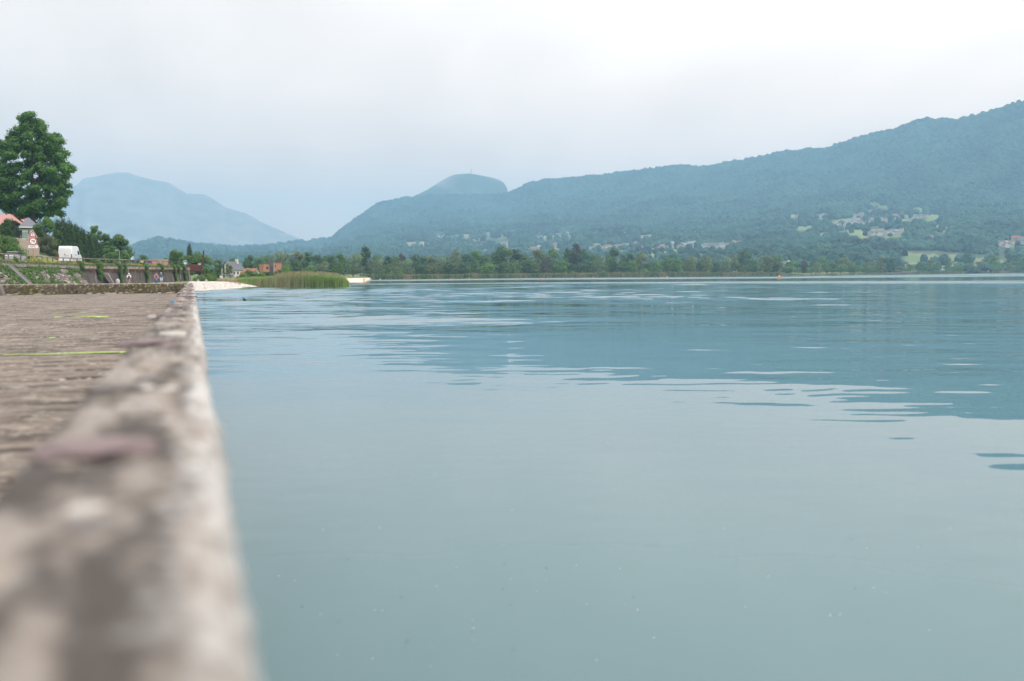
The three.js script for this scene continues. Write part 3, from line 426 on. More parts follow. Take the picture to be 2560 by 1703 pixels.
// ---------- signs ----------
function face(W, H, draw) { const c = document.createElement('canvas'); c.width = W; c.height = H; const g = c.getContext('2d'); draw(g, W, H); const t = new THREE.CanvasTexture(c); t.colorSpace = THREE.SRGBColorSpace; return new THREE.MeshStandardMaterial({ map: t, roughness: 0.55 }); }
function plate(shape, w, h, m, parent, name, y, back = mat(0.35, 0.35, 0.35, 0.5), z = 0) {
  const s = new THREE.ExtrudeGeometry(shape, { depth: 0.03, bevelEnabled: false }).translate(0, y, z + 0.05); part(name, s, back, parent);
  const f = new THREE.ShapeGeometry(shape, 24), p = f.attributes.position, u = f.attributes.uv; for (let i = 0; i < p.count; i++) u.setXY(i, p.getX(i) / w + 0.5, p.getY(i) / h + 0.5); return part(name + '_face', f.translate(0, y, z + 0.084), m, parent);
}
const circle = (r) => { const s = new THREE.Shape(); s.absarc(0, 0, r, 0, Math.PI * 2); return s; };
const rect = (w, h) => new THREE.Shape([new THREE.Vector2(-w / 2, -h / 2), new THREE.Vector2(w / 2, -h / 2), new THREE.Vector2(w / 2, h / 2), new THREE.Vector2(-w / 2, h / 2)]);
const faceCam = (p) => Math.atan2(-p.x, -p.z);
function walker(g, x, y, s) { g.lineCap = 'round'; g.lineWidth = s * 0.1; g.beginPath(); g.arc(x, y - s * 0.42, s * 0.085, 0, 7); g.fill(); g.beginPath(); g.moveTo(x, y - s * 0.3); g.lineTo(x, y); g.lineTo(x - s * 0.16, y + s * 0.4); g.moveTo(x, y); g.lineTo(x + s * 0.17, y + s * 0.38); g.moveTo(x, y - s * 0.25); g.lineTo(x - s * 0.17, y - s * 0.02); g.moveTo(x, y - s * 0.25); g.lineTo(x + s * 0.17, y - s * 0.05); g.stroke(); }
{
  const D = 143, px = 89.5, base = pos(px, D, 4.2), t = thing('road_sign', 'triangular crossing sign over round 70 sign and RAPPEL plate on ochre pole', 'road sign', base, faceCam(base) - 0.1), k = D / FP, Y = (py) => hgt(px, py, D) - 4.2;
  part('pole', new THREE.CylinderGeometry(0.075, 0.075, Y(576), 12).translate(0, Y(576) / 2, 0), mat(0.38, 0.25, 0.09, 0.7), t);
  const a = 21.5 * k, hh = a * 0.9, tri = new THREE.Shape([new THREE.Vector2(-a / 2, -hh / 2), new THREE.Vector2(a / 2, -hh / 2), new THREE.Vector2(0, hh / 2)]);
  plate(tri, a, hh, face(512, 460, (g, W, H) => { g.fillStyle = '#f4efe9'; g.fillRect(0, 0, W, H); const T = (m) => { g.beginPath(); g.moveTo(W / 2, m * 2.0); g.lineTo(W - m * 1.75, H - m); g.lineTo(m * 1.75, H - m); g.closePath(); g.fill(); }; g.fillStyle = '#b3252e'; T(14); g.fillStyle = '#f6f5f3'; T(62); g.fillStyle = g.strokeStyle = '#10151c'; walker(g, W / 2, 260, 190); for (let i = -3; i <= 3; i++) { g.beginPath(); g.moveTo(W / 2 + i * 36 - 8, 345); g.lineTo(W / 2 + i * 36 + 8, 345); g.lineTo(W / 2 + i * 44 + 10, 388); g.lineTo(W / 2 + i * 44 - 12, 388); g.fill(); } }), t, 'warning_plate', Y(584.5));
  const r = 9.6 * k; plate(circle(r), r * 2, r * 2, face(512, 512, (g, W) => { g.fillStyle = '#f2efec'; g.fillRect(0, 0, W, W); g.fillStyle = '#b81f2c'; g.beginPath(); g.arc(256, 256, 250, 0, 7); g.fill(); g.fillStyle = '#f4f3f2'; g.beginPath(); g.arc(256, 256, 188, 0, 7); g.fill(); g.fillStyle = '#121820'; g.font = 'bold 232px sans-serif'; g.textAlign = 'center'; g.textBaseline = 'middle'; g.fillText('70', 256, 262); }), t, 'speed_plate', Y(604));
  plate(rect(22 * k, 6.4 * k), 22 * k, 6.4 * k, face(512, 150, (g, W, H) => { g.fillStyle = '#e9e9e8'; g.fillRect(0, 0, W, H); g.fillStyle = '#181b20'; g.font = 'bold 84px sans-serif'; g.textAlign = 'center'; g.textBaseline = 'middle'; g.fillText('RAPPEL', W / 2, H / 2 + 4); }), t, 'reminder_plate', Y(617.5));
  const sq = (px2, D2, s, y0, y1, draw, shape, label) => { const b = pos(px2, D2, 4.2), q = thing('road_sign', label, 'road sign', b, faceCam(b)), z = hgt(px2, (y0 + y1) / 2, D2) - 4.2; part('pole', new THREE.CylinderGeometry(0.04, 0.04, z + 0.3, 8).translate(0, (z + 0.3) / 2, 0), mat(0.42, 0.42, 0.42, 0.5), q); plate(shape(s), s, s, face(256, 256, draw), q, 'plate', z); };
  sq(466.5, 207, 0.78, 652, 661.2, (g, W) => { g.fillStyle = '#e8eef4'; g.fillRect(0, 0, W, W); g.fillStyle = '#1668ae'; g.fillRect(16, 16, W - 32, W - 32); g.fillStyle = '#f4f6f8'; g.beginPath(); g.moveTo(128, 40); g.lineTo(222, 214); g.lineTo(34, 214); g.fill(); g.fillStyle = g.strokeStyle = '#15181d'; walker(g, 128, 140, 105); }, (s) => rect(s, s), 'square blue pedestrian crossing sign at the end of the retaining wall');
  sq(378, 190, 0.6, 651, 659, (g, W) => { g.fillStyle = '#b52034'; g.fillRect(0, 0, W, W); g.fillStyle = '#20489c'; g.beginPath(); g.arc(128, 128, 98, 0, 7); g.fill(); g.strokeStyle = '#b52034'; g.lineWidth = 26; g.beginPath(); g.moveTo(60, 60); g.lineTo(196, 196); g.moveTo(196, 60); g.lineTo(60, 196); g.stroke(); }, (s) => circle(s / 2), 'round blue and red no stopping sign beyond the rail fence');
  sq(359.5, 200, 0.55, 651, 658, (g, W) => { g.fillStyle = '#efe9df'; g.fillRect(0, 0, W, W); g.fillStyle = '#d99a3c'; g.fillRect(50, 50, W - 100, W - 100); }, (s) => { const h = s * 0.6; return new THREE.Shape([new THREE.Vector2(0, -h), new THREE.Vector2(h, 0), new THREE.Vector2(0, h), new THREE.Vector2(-h, 0)]); }, 'small diamond sign, ochre on white, behind the rail fence');
}
// ---------- vehicles ----------
const paint = (r, g, b) => new THREE.MeshPhysicalMaterial({ color: col(r, g, b), roughness: 0.35, clearcoat: 0.6, clearcoatRoughness: 0.1 }), glassDark = new THREE.MeshPhysicalMaterial({ color: col(0.02, 0.025, 0.03), roughness: 0.08 }), black = mat(0.02, 0.02, 0.022, 0.6), tyreM = mat(0.025, 0.025, 0.027, 0.9), rimM = mat(0.35, 0.35, 0.36, 0.4, { metalness: 0.6 }), tailM = new THREE.MeshPhysicalMaterial({ color: col(0.42, 0.015, 0.02), roughness: 0.25, clearcoat: 0.8 });
function wheelOn(t, x, z, r) { const w = part('wheel', new THREE.CylinderGeometry(r, r, 0.23, 22).rotateZ(Math.PI / 2), tyreM, t); w.position.set(x, r, z); part('rim', new THREE.CylinderGeometry(r * 0.62, r * 0.62, 0.245, 18).rotateZ(Math.PI / 2), rimM, w); }
function profile(pts, width, bevel) { const s = new THREE.Shape(pts.map(([a, b]) => new THREE.Vector2(a, b))), g = new THREE.ExtrudeGeometry(s, { depth: width - 2 * bevel, bevelEnabled: true, bevelThickness: bevel, bevelSize: bevel * 0.6, bevelSegments: 4, curveSegments: 8 }); return g.translate(0, 0, -(width - 2 * bevel) / 2).rotateY(Math.PI / 2); }   // length along -z
{
  const px = 168, D = 163, p = pos(px, D, 4.365), t = thing('delivery_van', 'white high roofed delivery van driving away along the lakeside road', 'van', p, heading(170) + 0.02), white = paint(0.78, 0.78, 0.79), W = 2.16;
  const taper = (g) => { const q = g.attributes.position; for (let i = 0; i < q.count; i++) q.setX(i, q.getX(i) * (1 - 0.10 * Math.pow(clamp((q.getY(i) - 0.6) / 2.2), 2.2))); g.computeVertexNormals(); return g; };
  part('body', taper(profile([[0.05, 0.46], [0.05, 1.4], [0.12, 2.3], [0.2, 2.68], [0.36, 2.8], [3.7, 2.84], [4.25, 2.72], [4.8, 1.72], [5.55, 1.38], [5.85, 1.1], [5.92, 0.5], [5.5, 0.4], [0.3, 0.4]], W, 0.14)), white, t);
  part('windscreen', taper(bx(W - 0.34, 1.12, 0.03, 0, 2.2, -4.62, -0.49)), glassDark, t);
  for (const s of [-1, 1]) {
    part('side_window', taper(bx(0.03, 0.62, 0.95, s * (W / 2 + 0.008), 1.86, -3.95)), glassDark, t);
    part('tail_light', rbx(0.15, 0.78, 0.1, 0.03, s * (W / 2 - 0.09), 1.18, 0.01), tailM, t);
    const m = part('mirror', rbx(0.16, 0.42, 0.16, 0.05, s * (W / 2 + 0.2), 1.78, -4.35), black, t); part('mirror_arm', bx(0.22, 0.05, 0.05, s * (W / 2 + 0.06), 1.66, -4.35), black, m);
    part('rear_door_panel', rbx(W / 2 - 0.22, 1.9, 0.03, 0.012, s * (W / 4 - 0.075), 1.52, 0.035), white, t); part('headlight', rbx(0.3, 0.3, 0.12, 0.04, s * 0.78, 1.0, -5.88), mat(0.6, 0.62, 0.65, 0.1), t);
    part('side_trim', bx(0.03, 0.1, 4.8, s * (W / 2 + 0.005), 0.72, -2.7), mat(0.25, 0.25, 0.26), t); wheelOn(t, s * (W / 2 - 0.17), -1.25, 0.36); wheelOn(t, s * (W / 2 - 0.17), -4.95, 0.36);
  }
  part('door_handle', rbx(0.14, 0.09, 0.04, 0.015, 0.02, 1.28, 0.06), black, t); part('emblem', new THREE.CylinderGeometry(0.09, 0.09, 0.02, 20).rotateX(Math.PI / 2).translate(-0.02, 1.52, 0.06), mat(0.15, 0.15, 0.16, 0.3, { metalness: 0.7 }), t); part('model_badge', bx(0.34, 0.07, 0.015, 0.42, 1.3, 0.06), mat(0.18, 0.2, 0.2, 0.4), t);
  part('side_lettering', bx(0.01, 0.14, 0.85, W / 2 + 0.012, 1.45, -2.2), mat(0.22, 0.32, 0.30, 0.5), t);
  part('bumper', rbx(W - 0.06, 0.24, 0.2, 0.06, 0, 0.5, 0.04), mat(0.62, 0.62, 0.63, 0.5), t); part('number_plate', bx(0.5, 0.12, 0.015, 0, 0.86, 0.06), mat(0.7, 0.7, 0.68, 0.5), t);
}
function carAt(name, label, p, turn, c) {
  const t = thing(name, label, 'car', p, turn), W = 1.76, body = paint(...c);
  part('body', profile([[0.05, 0.35], [0.02, 0.85], [0.12, 0.98], [1.2, 1.02], [3.2, 0.98], [4.15, 0.78], [4.25, 0.4], [4.0, 0.25], [0.3, 0.25]], W, 0.12), body, t); part('cabin', profile([[0.18, 0.95], [0.42, 1.38], [0.75, 1.46], [2.0, 1.45], [2.4, 1.36], [3.15, 0.96]], W - 0.22, 0.12), glassDark, t); part('roof', rbx(W - 0.5, 0.06, 1.55, 0.02, 0, 1.475, -1.3), body, t);
  for (const s of [-1, 1]) { wheelOn(t, s * (W / 2 - 0.1), -0.85, 0.31); wheelOn(t, s * (W / 2 - 0.1), -3.45, 0.31); part('tail_light', rbx(0.26, 0.16, 0.06, 0.02, s * 0.68, 0.82, 0.02), tailM, t); } return t;
}
carAt('parked_car', 'silver car half hidden behind the rail fence beside the sign pole', wallAt(112, 4.2, 4.365), heading(112), [0.42, 0.45, 0.48]);

// ---------- trees ----------
function blobsRound(R, w, h, y0, n) { const l = []; for (let i = 0; i < n; i++) { const a = R() * 6.283, s = Math.sqrt(R()), t = (i + 0.5) / n, y = y0 + h * (0.1 + 0.82 * t), env = Math.pow(Math.sin(Math.PI * clamp(0.2 + 0.71 * t, 0, 1)), 0.65), r = w * 0.5 * env * s * 0.85, q = w * (0.13 + 0.10 * R()); l.push({ p: [Math.cos(a) * r, y, Math.sin(a) * r], r: [q, q * 0.8, q], w: q * q }); } return l; }
function blobsCone(R, w, h, y0, n, pw = 0.8) { const l = []; for (let i = 0; i < n; i++) { const t = i / n, a = i * 2.4, env = Math.pow(1 - t, pw), r = w * 0.5 * env * 0.55 * Math.sqrt(R()), q = w * (0.10 + 0.22 * env); l.push({ p: [Math.cos(a) * r, y0 + h * (0.05 + 0.9 * t), Math.sin(a) * r], r: [q, h * 0.09 + q * 0.4, q], w: q * q }); } return l; }
const proto = {};
function treeProto(kind, v) {
  const key = kind + v; if (proto[key]) return proto[key]; const R = rng(900 + v * 13 + kind.length * 101); let crown, c = 0.18;
  if (kind === 'round') crown = leaves(R, blobsRound(R, 0.9, 0.82, 0.16, 26), 1500, 0.062, { tone: 0.7 });
  if (kind === 'willow') crown = leaves(R, blobsRound(R, 1.0, 0.86, 0.12, 30), 1700, 0.06, { tone: 0.7, droop: 0.6, narrow: 0.4 });
  if (kind === 'tall') crown = leaves(R, blobsRound(R, 0.5, 0.86, 0.13, 26), 1300, 0.055, { tone: 0.7 });
  if (kind === 'poplar') crown = leaves(R, blobsCone(R, 0.34, 0.92, 0.07, 22, 0.45), 1200, 0.05, { tone: 0.6 });
  if (kind === 'cone') { crown = leaves(R, blobsCone(R, 0.72, 0.95, 0.05, 24, 0.9), 1500, 0.055, { tone: 0.6, narrow: 0.35 }); c = 0.08; }
  return proto[key] = { crown, trunk: trunkGeo(R, 0.9, 0.018, c, 5, kind === 'round' || kind === 'willow' ? 0.22 : 0.1) };
}
function plantTree(name, kind, v, m, p, h, w, label, group, category = 'tree') {
  const t = thing(name, label, category, p, v * 1.7, group), g = treeProto(kind, v), nat = { round: 0.95, willow: 1.05, tall: 0.56, poplar: 0.36, cone: 0.75 }[kind], a = part('trunk', g.trunk, bark, t), b = part('crown', g.crown, m, t); t.scale.set(w * 1.32 / nat, h, w * 1.32 / nat); return t;
}
// shoreline trees: [column, top row, width in columns, kind, leaf colour, set back]
const shoreTrees = [[585, 647, 24, 'round', 'mid', 2], [617, 645, 18, 'tall', 'mid', 2], [630, 641, 22, 'tall', 'dark', 2], [650, 646, 34, 'round', 'mid', 2], [694, 634, 46, 'willow', 'grey', 2], [672, 642, 30, 'round', 'green', 2], [719, 636, 34, 'willow', 'grey', 2], [747, 632, 30, 'tall', 'olive', 2], [772, 632, 30, 'tall', 'mid', 2], [797, 640, 28, 'round', 'dark', 2], [814, 642, 24, 'round', 'mid', 2], [831, 640, 28, 'round', 'dark', 2], [853, 636, 32, 'round', 'mid', 1], [808, 657, 44, 'willow', 'grey', 1], [775, 664, 26, 'round', 'green', 1], [740, 655, 34, 'round', 'dark', 1], [885, 639, 48, 'willow', 'grey', 1], [911, 618, 32, 'tall', 'dark', 2], [920, 634, 26, 'tall', 'brown', 2],
  [945, 640, 30, 'round', 'mid', 2], [942, 650, 36, 'willow', 'grey', 1], [968, 642, 26, 'tall', 'dark', 2], [990, 643, 32, 'willow', 'mid', 2], [1006, 636, 20, 'tall', 'brown', 2], [1012, 652, 44, 'willow', 'grey', 1], [1042, 640, 32, 'round', 'dark', 2], [1061, 644, 26, 'tall', 'dark', 2], [1080, 642, 28, 'tall', 'olive', 2], [1099, 646, 36, 'willow', 'grey', 1], [1138, 631, 42, 'willow', 'olive', 2], [1123, 656, 46, 'round', 'dark', 1], [1167, 637, 36, 'round', 'dark', 2], [1190, 629, 36, 'round', 'green', 2], [1216, 640, 36, 'round', 'mid', 2], [1250, 620, 46, 'round', 'dark', 2], [1264, 622, 36, 'tall', 'olive', 2], [1289, 625, 30, 'tall', 'dark', 2], [1311, 637, 34, 'round', 'mid', 2], [1220, 660, 42, 'round', 'green', 1], [1276, 656, 52, 'willow', 'mid', 1], [1345, 626, 40, 'round', 'olive', 2],
  [1320, 655, 40, 'round', 'dark', 1], [1379, 624, 38, 'round', 'mid', 2], [1364, 645, 34, 'willow', 'brown', 1], [1420, 624, 28, 'tall', 'dark', 2], [1437, 611, 28, 'tall', 'brown', 2], [1457, 627, 36, 'round', 'dark', 2], [1405, 652, 34, 'round', 'green', 1], [1482, 638, 26, 'round', 'mid', 2], [1498, 644, 36, 'willow', 'grey', 1], [1520, 640, 26, 'round', 'mid', 2], [1535, 622, 26, 'tall', 'dark', 2], [1558, 638, 24, 'tall', 'mid', 2], [1573, 636, 24, 'tall', 'dark', 2], [1600, 633, 34, 'round', 'olive', 2], [1583, 655, 26, 'round', 'green', 1], [1622, 658, 20, 'round', 'mid', 1], [1640, 655, 24, 'round', 'green', 1], [1667, 644, 28, 'round', 'mid', 1], [1692, 647, 28, 'round', 'green', 1], [1723, 644, 36, 'willow', 'olive', 1], [1748, 657, 18, 'round', 'dark', 1], [1765, 644, 38, 'willow', 'olive', 1], [1790, 658, 18, 'round', 'dark', 1], [1810, 647, 38, 'willow', 'grey', 1], [1832, 643, 28, 'willow', 'olive', 2], [1857, 627, 40, 'round', 'dark', 2], [1884, 650, 30, 'round', 'mid', 1], [1916, 641, 42, 'round', 'olive', 1], [1945, 643, 38, 'round', 'mid', 1],
  [1978, 653, 26, 'round', 'green', 2], [1970, 666, 36, 'round', 'bright', 1], [2010, 650, 16, 'tall', 'brown', 1], [2030, 650, 18, 'tall', 'mid', 2], [2042, 660, 28, 'willow', 'grey', 1], [2057, 645, 26, 'round', 'green', 2], [2080, 658, 30, 'round', 'bright', 1], [2110, 647, 34, 'round', 'olive', 2], [2102, 661, 24, 'round', 'green', 1], [2130, 664, 26, 'round', 'bright', 1], [2162, 660, 25, 'cone', 'dark', 1], [2176, 653, 32, 'willow', 'olive', 3], [2202, 643, 22, 'tall', 'olive', 1], [2233, 651, 9, 'poplar', 'dark', 1], [2272, 661, 24, 'round', 'green', 1], [2295, 656, 18, 'tall', 'mid', 2], [2325, 650, 18, 'tall', 'olive', 1], [2345, 656, 18, 'round', 'mid', 3], [2367, 665, 13, 'round', 'green', 1], [2370, 646, 20, 'round', 'mid', 3], [2393, 665, 20, 'round', 'green', 1], [2415, 634, 23, 'round', 'dark', 3], [2446, 655, 28, 'round', 'olive', 2], [2462, 648, 22, 'round', 'mid', 3], [2481, 638, 26, 'round', 'mid', 3], [2490, 653, 24, 'round', 'green', 2], [2519, 636, 25, 'round', 'dark', 3], [2537, 640, 16, 'tall', 'dark', 3], [2553, 646, 32, 'round', 'mid', 2], [2424, 660, 24, 'round', 'green', 2], [2510, 658, 30, 'round', 'mid', 2]];
{
  const R = rng(50), kindWord = { round: 'broad', willow: 'willow', tall: 'narrow', poplar: 'column', cone: 'pointed' }, tone = { dark: 'dark green', mid: 'mid green', green: 'fresh green', grey: 'grey green', olive: 'olive', brown: 'brownish', bright: 'light green', lime: 'lime' };
  const seenLabels = {}, nearest = (px) => { let b = shoreTrees[0]; for (const q of shoreTrees) if (Math.abs(q[0] - px) < Math.abs(b[0] - px)) b = q; return `${tone[b[4]]} ${kindWord[b[3]]} tree ${b[1] < 630 ? 'taller than' : b[1] < 645 ? 'level with' : 'below'} its neighbours`; };
  const nearD = lin([[560, 420], [860, 430], [932, 530], [1300, 625], [1960, 890], [2560, 1262]]);
  shoreTrees.forEach(([px, top, w, kind, m, back], i) => {
    const D = nearD(px) + [0, 6, 42, 110][back] + 10 * R(), y = terrainH(px, D), h = hgt(px, top, D) - y, where = px < 870 ? 'behind near reeds' : px < 1955 ? 'in far belt' : 'by shore buildings', by = shoreTrees.map((q) => q).sort((u, w2) => u[0] - w2[0]), at = by.indexOf(shoreTrees[i]), nm = (q) => q ? `${tone[q[4]]} ${kindWord[q[3]]}` : 'no'; const label = `${nm(shoreTrees[i])} tree between ${nm(by[at - 1])} and ${nm(by[at + 1])} trees ${where}`; seenLabels[label] = (seenLabels[label] ?? 0) + 1;
    plantTree('lakeside_tree', kind, i % 4, LM[m], pos(px, D, y - 0.2), h * 1.07 + 0.2, w * D / FP, label, label.replace(' tree between', ' trees between'));
  });
  // second, lower row that closes the belt
  for (let k = 0; k < 64; k++) { const px = 880 + k * 16.7 + 8 * R(), D = nearD(px) + 24 + 40 * R(), y = terrainH(px, D), top = 652 + 12 * R(); plantTree('understorey_tree', 'round', k % 4, LM[['dark', 'mid', 'dark', 'olive'][k % 4]], pos(px, D, y - 0.2), hgt(px, top, D) - y, (26 + 12 * R()) * D / FP, `${['dark', 'mid green', 'dark', 'olive'][k % 4]} low bushy tree under a ${nearest(px)}`, `${['dark', 'mid green', 'dark', 'olive'][k % 4]} low trees of the far belt`); }
  for (let k = 0; k < 44; k++) { const px = 1962 + k * 14 + 8 * R(), D = nearD(px) + 14 + 60 * R(); if (px > 2206 && px < 2404 && k % 5) continue; const y = terrainH(px, D), top = 662 + 8 * R(), q = k % 3; plantTree('shore_shrub', 'round', k % 4, LM[['mid', 'green', 'grey'][q]], pos(px, D, y - 0.3), hgt(px, top, D) - y, (20 + 14 * R()) * D / FP, `${['mid green', 'fresh green', 'grey green'][q]} low bushy shrub in the thin band along the open far shore`, `${['mid green', 'fresh green', 'grey green'][q]} low shrubs of the open far shore`, 'shrub'); }
  for (let k = 0; k < 16; k++) { const px = 588 + k * 18 + 8 * R(), D = 470 + 30 * R(), y = terrainH(px, D); plantTree('understorey_tree', 'round', k % 4, LM[['dark', 'mid', 'green'][k % 3]], pos(px, D, y - 0.2), hgt(px, 656 + 8 * R(), D) - y, 28 * D / FP, `${['dark', 'mid green', 'fresh green'][k % 3]} low bushy tree by the near reeds under a ${nearest(px).split(' tree ')[0] + ' tree'}`, `${['dark', 'mid green', 'fresh green'][k % 3]} low trees behind the near reeds`); }
  for (const [px, top, w] of [[1433, 677, 13], [1611, 673, 21], [1703, 673, 15], [1413, 679, 10], [978, 680, 13], [1002, 677, 18], [717, 663, 26]]) { const D = nearD(px) - (px < 870 ? 90 : 4), y = terrainH(px, D); plantTree('lime_bush', 'round', 1, LM.lime, pos(px, D, y - 0.3), hgt(px, top, D) - y + 0.3, w * D / FP, px < 870 ? 'yellow green bush in front of the orange building' : 'small lime green bush at the edge of the far reeds', px < 870 ? undefined : 'lime green bushes along the far reeds', 'bush'); }
}
// big oak-like tree on the left bank
{
  const R = rng(123), D = 200, px = 92, gy = 8.5, base = pos(px, D, gy), k = D / FP, t = thing('large_tree', 'tall dark green broadleaf tree towering over the garden pavilion', 'tree', base), Y = (py) => hgt(px, py, D) - gy, bl = [];
  // outline of the crown: row, left and right column
  const L = lin([[290, 78], [300, 66], [330, 58], [345, 40], [360, 12], [385, 8], [400, 22], [420, 8], [440, 12], [470, 10], [500, 2], [525, 0], [536, 45], [548, 66]]), Rr = lin([[290, 92], [296, 112], [312, 124], [335, 138], [342, 170], [360, 176], [372, 158], [385, 178], [405, 172], [425, 194], [445, 178], [480, 190], [500, 176], [530, 168], [566, 172]]);
  const limbs = [];
  for (let py = 296; py < 548; py += 9) { const a = L(py), b = Rr(py), n = Math.max(2, Math.round((b - a) / 16)); for (let i = 0; i < n; i++) { const c = lerp(a + 9, b - 9, n === 1 ? 0.5 : (i + 0.5 * (R() - 0.5) + 0.25) / (n - 0.5)), half = (b - a) / 2, u = clamp((c - (a + b) / 2) / half, -1, 1), dz = (R() - 0.5) * 2 * Math.sqrt(Math.max(0.05, 1 - u * u)) * half * 0.85, q = (8 + 9 * R()) * k; const p = [(c - px) * k, Y(py + 6 * (R() - 0.5)), dz * k]; bl.push({ p, r: [q, q * 0.72, q], w: q * q }); if (R() < 0.14) limbs.push(p); } }
  part('crown', leaves(R, bl, 62000, 0.40, { tone: 0.6, shell: 0.25, narrow: 0.65 }), LM.oak, t);
  part('trunk', merge([bar([0, -1.5, 0], [0, 8, 0], 0.6, 0.45, 12), bar([0, 8, 0], [0.2, Y(320), 0], 0.45, 0.08, 10), ...limbs.map((p) => bar([0, Math.max(3, p[1] - 3 - Math.abs(p[0]) * 0.5), 0], p, 0.14, 0.04, 6))]), bark, t);
}
// garden shrubs, hedge and trees of the left bank: [name, label, column, distance, base row or height, top row, width, kind, colour, leaves, size]
function bushAt(name, label, px, D, y, top, w, kind, m, n, size, opt = {}) {
  const R = rng(Math.round(px * 7 + D)), t = thing(name, label, opt.category ?? 'bush', pos(px, D, y), 0, opt.group), h = hgt(px, top, D) - y, ww = w * D / FP, bl = kind === 'cone' ? blobsCone(R, ww, h, 0, 26, opt.pw ?? 0.8) : blobsRound(R, ww, h * 1.04, -h * 0.06, 26);
  part('foliage', leaves(R, bl, n, size, { tone: 0.5, shell: 0.4, ...opt }), m, t); part('stem', trunkGeo(R, h * 0.9, Math.min(0.25, h * 0.03), h * 0.12, 4, 0.15), bark, t); return t;
}
bushAt('bright_tree', 'bright green broadleaf tree overhanging the pavilion roof', 122, 180, 6.0, 537, 66, 'round', LM.bright, 6500, 0.3, { category: 'tree' });
bushAt('silvery_bush', 'large silvery olive bush beside the white van', 124, 176, 4.4, 590, 60, 'round', leafMat(0.12, 0.14, 0.075), 6000, 0.24);
bushAt('roadside_bush', 'wide green bush behind the rail fence on the left', 30, 158, 4.4, 590, 76, 'round', LM.bright, 7000, 0.24);
bushAt('clipped_conifer', 'rounded green garden conifer below the pink roofed house', 24, 186, 9.0, 546, 36, 'round', leafMat(0.05, 0.105, 0.018), 4200, 0.2);
bushAt('golden_conifer', 'golden green garden conifer at the left edge of the garden', 2, 180, 8.5, 540, 16, 'cone', LM.lime, 2600, 0.2);
bushAt('spiky_shrub', 'blue green spiky shrub just in front of the pavilion', 53, 182, 9.2, 566, 20, 'round', leafMat(0.06, 0.11, 0.085), 2400, 0.2, { narrow: 0.25 });
bushAt('reddish_shrub', 'brownish red shrub beneath the pink roofed house', 50, 196, 10.0, 550, 22, 'round', LM.brown, 2400, 0.2);
bushAt('garden_shrub', 'wide green shrub hiding the wall of the pink roofed house', 34, 204, 9.5, 549, 58, 'round', LM.green, 5200, 0.24);
bushAt('shade_shrub', 'dark shrub between pavilion wall and bright tree', 104, 179, 7.2, 580, 14, 'round', leafMat(0.06, 0.06, 0.03), 1500, 0.18);
[[152, 184, 548, 40], [166, 190, 545, 40], [182, 196, 552, 40], [198, 203, 560, 40], [213, 210, 570, 38], [228, 218, 581, 36], [242, 226, 592, 34], [254, 233, 606, 28]].forEach(([px, D, top, w], i) => bushAt('hedge_conifer', i ? 'tall dark conifer in the hedge sloping down along the road' : 'first dark conifer of the roadside hedge, behind the white van', px, D, 4.2, top, w, 'cone', LM.conifer, 6500, 0.3, { category: 'conifer', group: 'dark conifers of the roadside hedge', narrow: 0.4, pw: 0.3 }));
bushAt('round_topped_tree', 'round topped green tree rising behind the dark conifer hedge', 249, 268, 5, 555, 38, 'round', LM.green, 5000, 0.42, { category: 'tree' });
bushAt('dark_tree', 'dark green tree behind the street lamp on the left bank', 276, 262, 5, 582, 42, 'round', LM.dark, 5000, 0.4, { category: 'tree' });
bushAt('spreading_tree', 'spreading tree at the right end of the left bank woods', 304, 270, 5, 586, 56, 'round', LM.mid, 7000, 0.42, { category: 'tree' });
bushAt('low_tree', 'low fresh green tree over the bare earth slope', 276, 256, 4.4, 612, 50, 'round', LM.bright, 4200, 0.36, { category: 'tree' });
bushAt('slope_bush', 'bush at the foot of the spreading tree by the lamp', 318, 262, 4.4, 625, 26, 'round', LM.green, 2400, 0.34);
bushAt('lone_bush', 'round dark green bush beyond the fence below the distant hill', 361, 300, 4.0, 638, 34, 'round', LM.mid, 3200, 0.34);
bushAt('small_bush', 'small green bush left of the brown tiled roof', 386, 310, 4.0, 650, 10, 'round', LM.dark, 900, 0.3); bushAt('yard_bush', 'green bush above the brown tiled roof', 420, 320, 4.0, 641, 18, 'round', LM.green, 1400, 0.34);
bushAt('village_tree', 'broad dark tree left of the conifer spire by the waterfront', 448, 290, 3.5, 623, 44, 'round', LM.mid, 5200, 0.4, { category: 'tree' });
bushAt('spire_conifer', 'spire shaped conifer rising above the waterfront trees', 478, 285, 3.2, 609, 34, 'cone', LM.conifer, 3600, 0.36, { category: 'conifer' });
bushAt('waterfront_tree', 'broad green tree behind the leaning rusty mast', 505, 290, 2.8, 633, 54, 'round', LM.green, 5600, 0.4, { category: 'tree' }); bushAt('waterfront_tree', 'dark tree filling the gap below the conifer spire', 468, 280, 3, 640, 50, 'round', LM.mid, 4200, 0.4, { category: 'tree' });
bushAt('distant_tree', 'grey green tree between rusty mast and white house', 548, 420, 2.4, 645, 28, 'round', LM.grey, 2400, 0.5, { category: 'tree' });
[[543, 662, 9], [553, 660, 10], [562, 661, 8]].forEach(([px, top, w]) => bushAt('column_shrub', 'narrow upright shrub in the row before the white house', px, 330, 1.8, top, w, 'cone', LM.dark, 1000, 0.3, { group: 'column shrubs before the white house', pw: 0.4 })); bushAt('house_shrub', 'rounded yellowish shrub against the white house', 575, 325, 1.7, 659, 26, 'round', LM.olive, 2200, 0.3);
[[520, 670, 15], [533, 669, 15], [546, 669, 15]].forEach(([px, top, w]) => bushAt('clipped_bush', 'round clipped bush on the lawn beside the rusty structure', px, 250, 1.6, top, w, 'round', LM.bright, 1400, 0.22, { group: 'round clipped bushes' }));
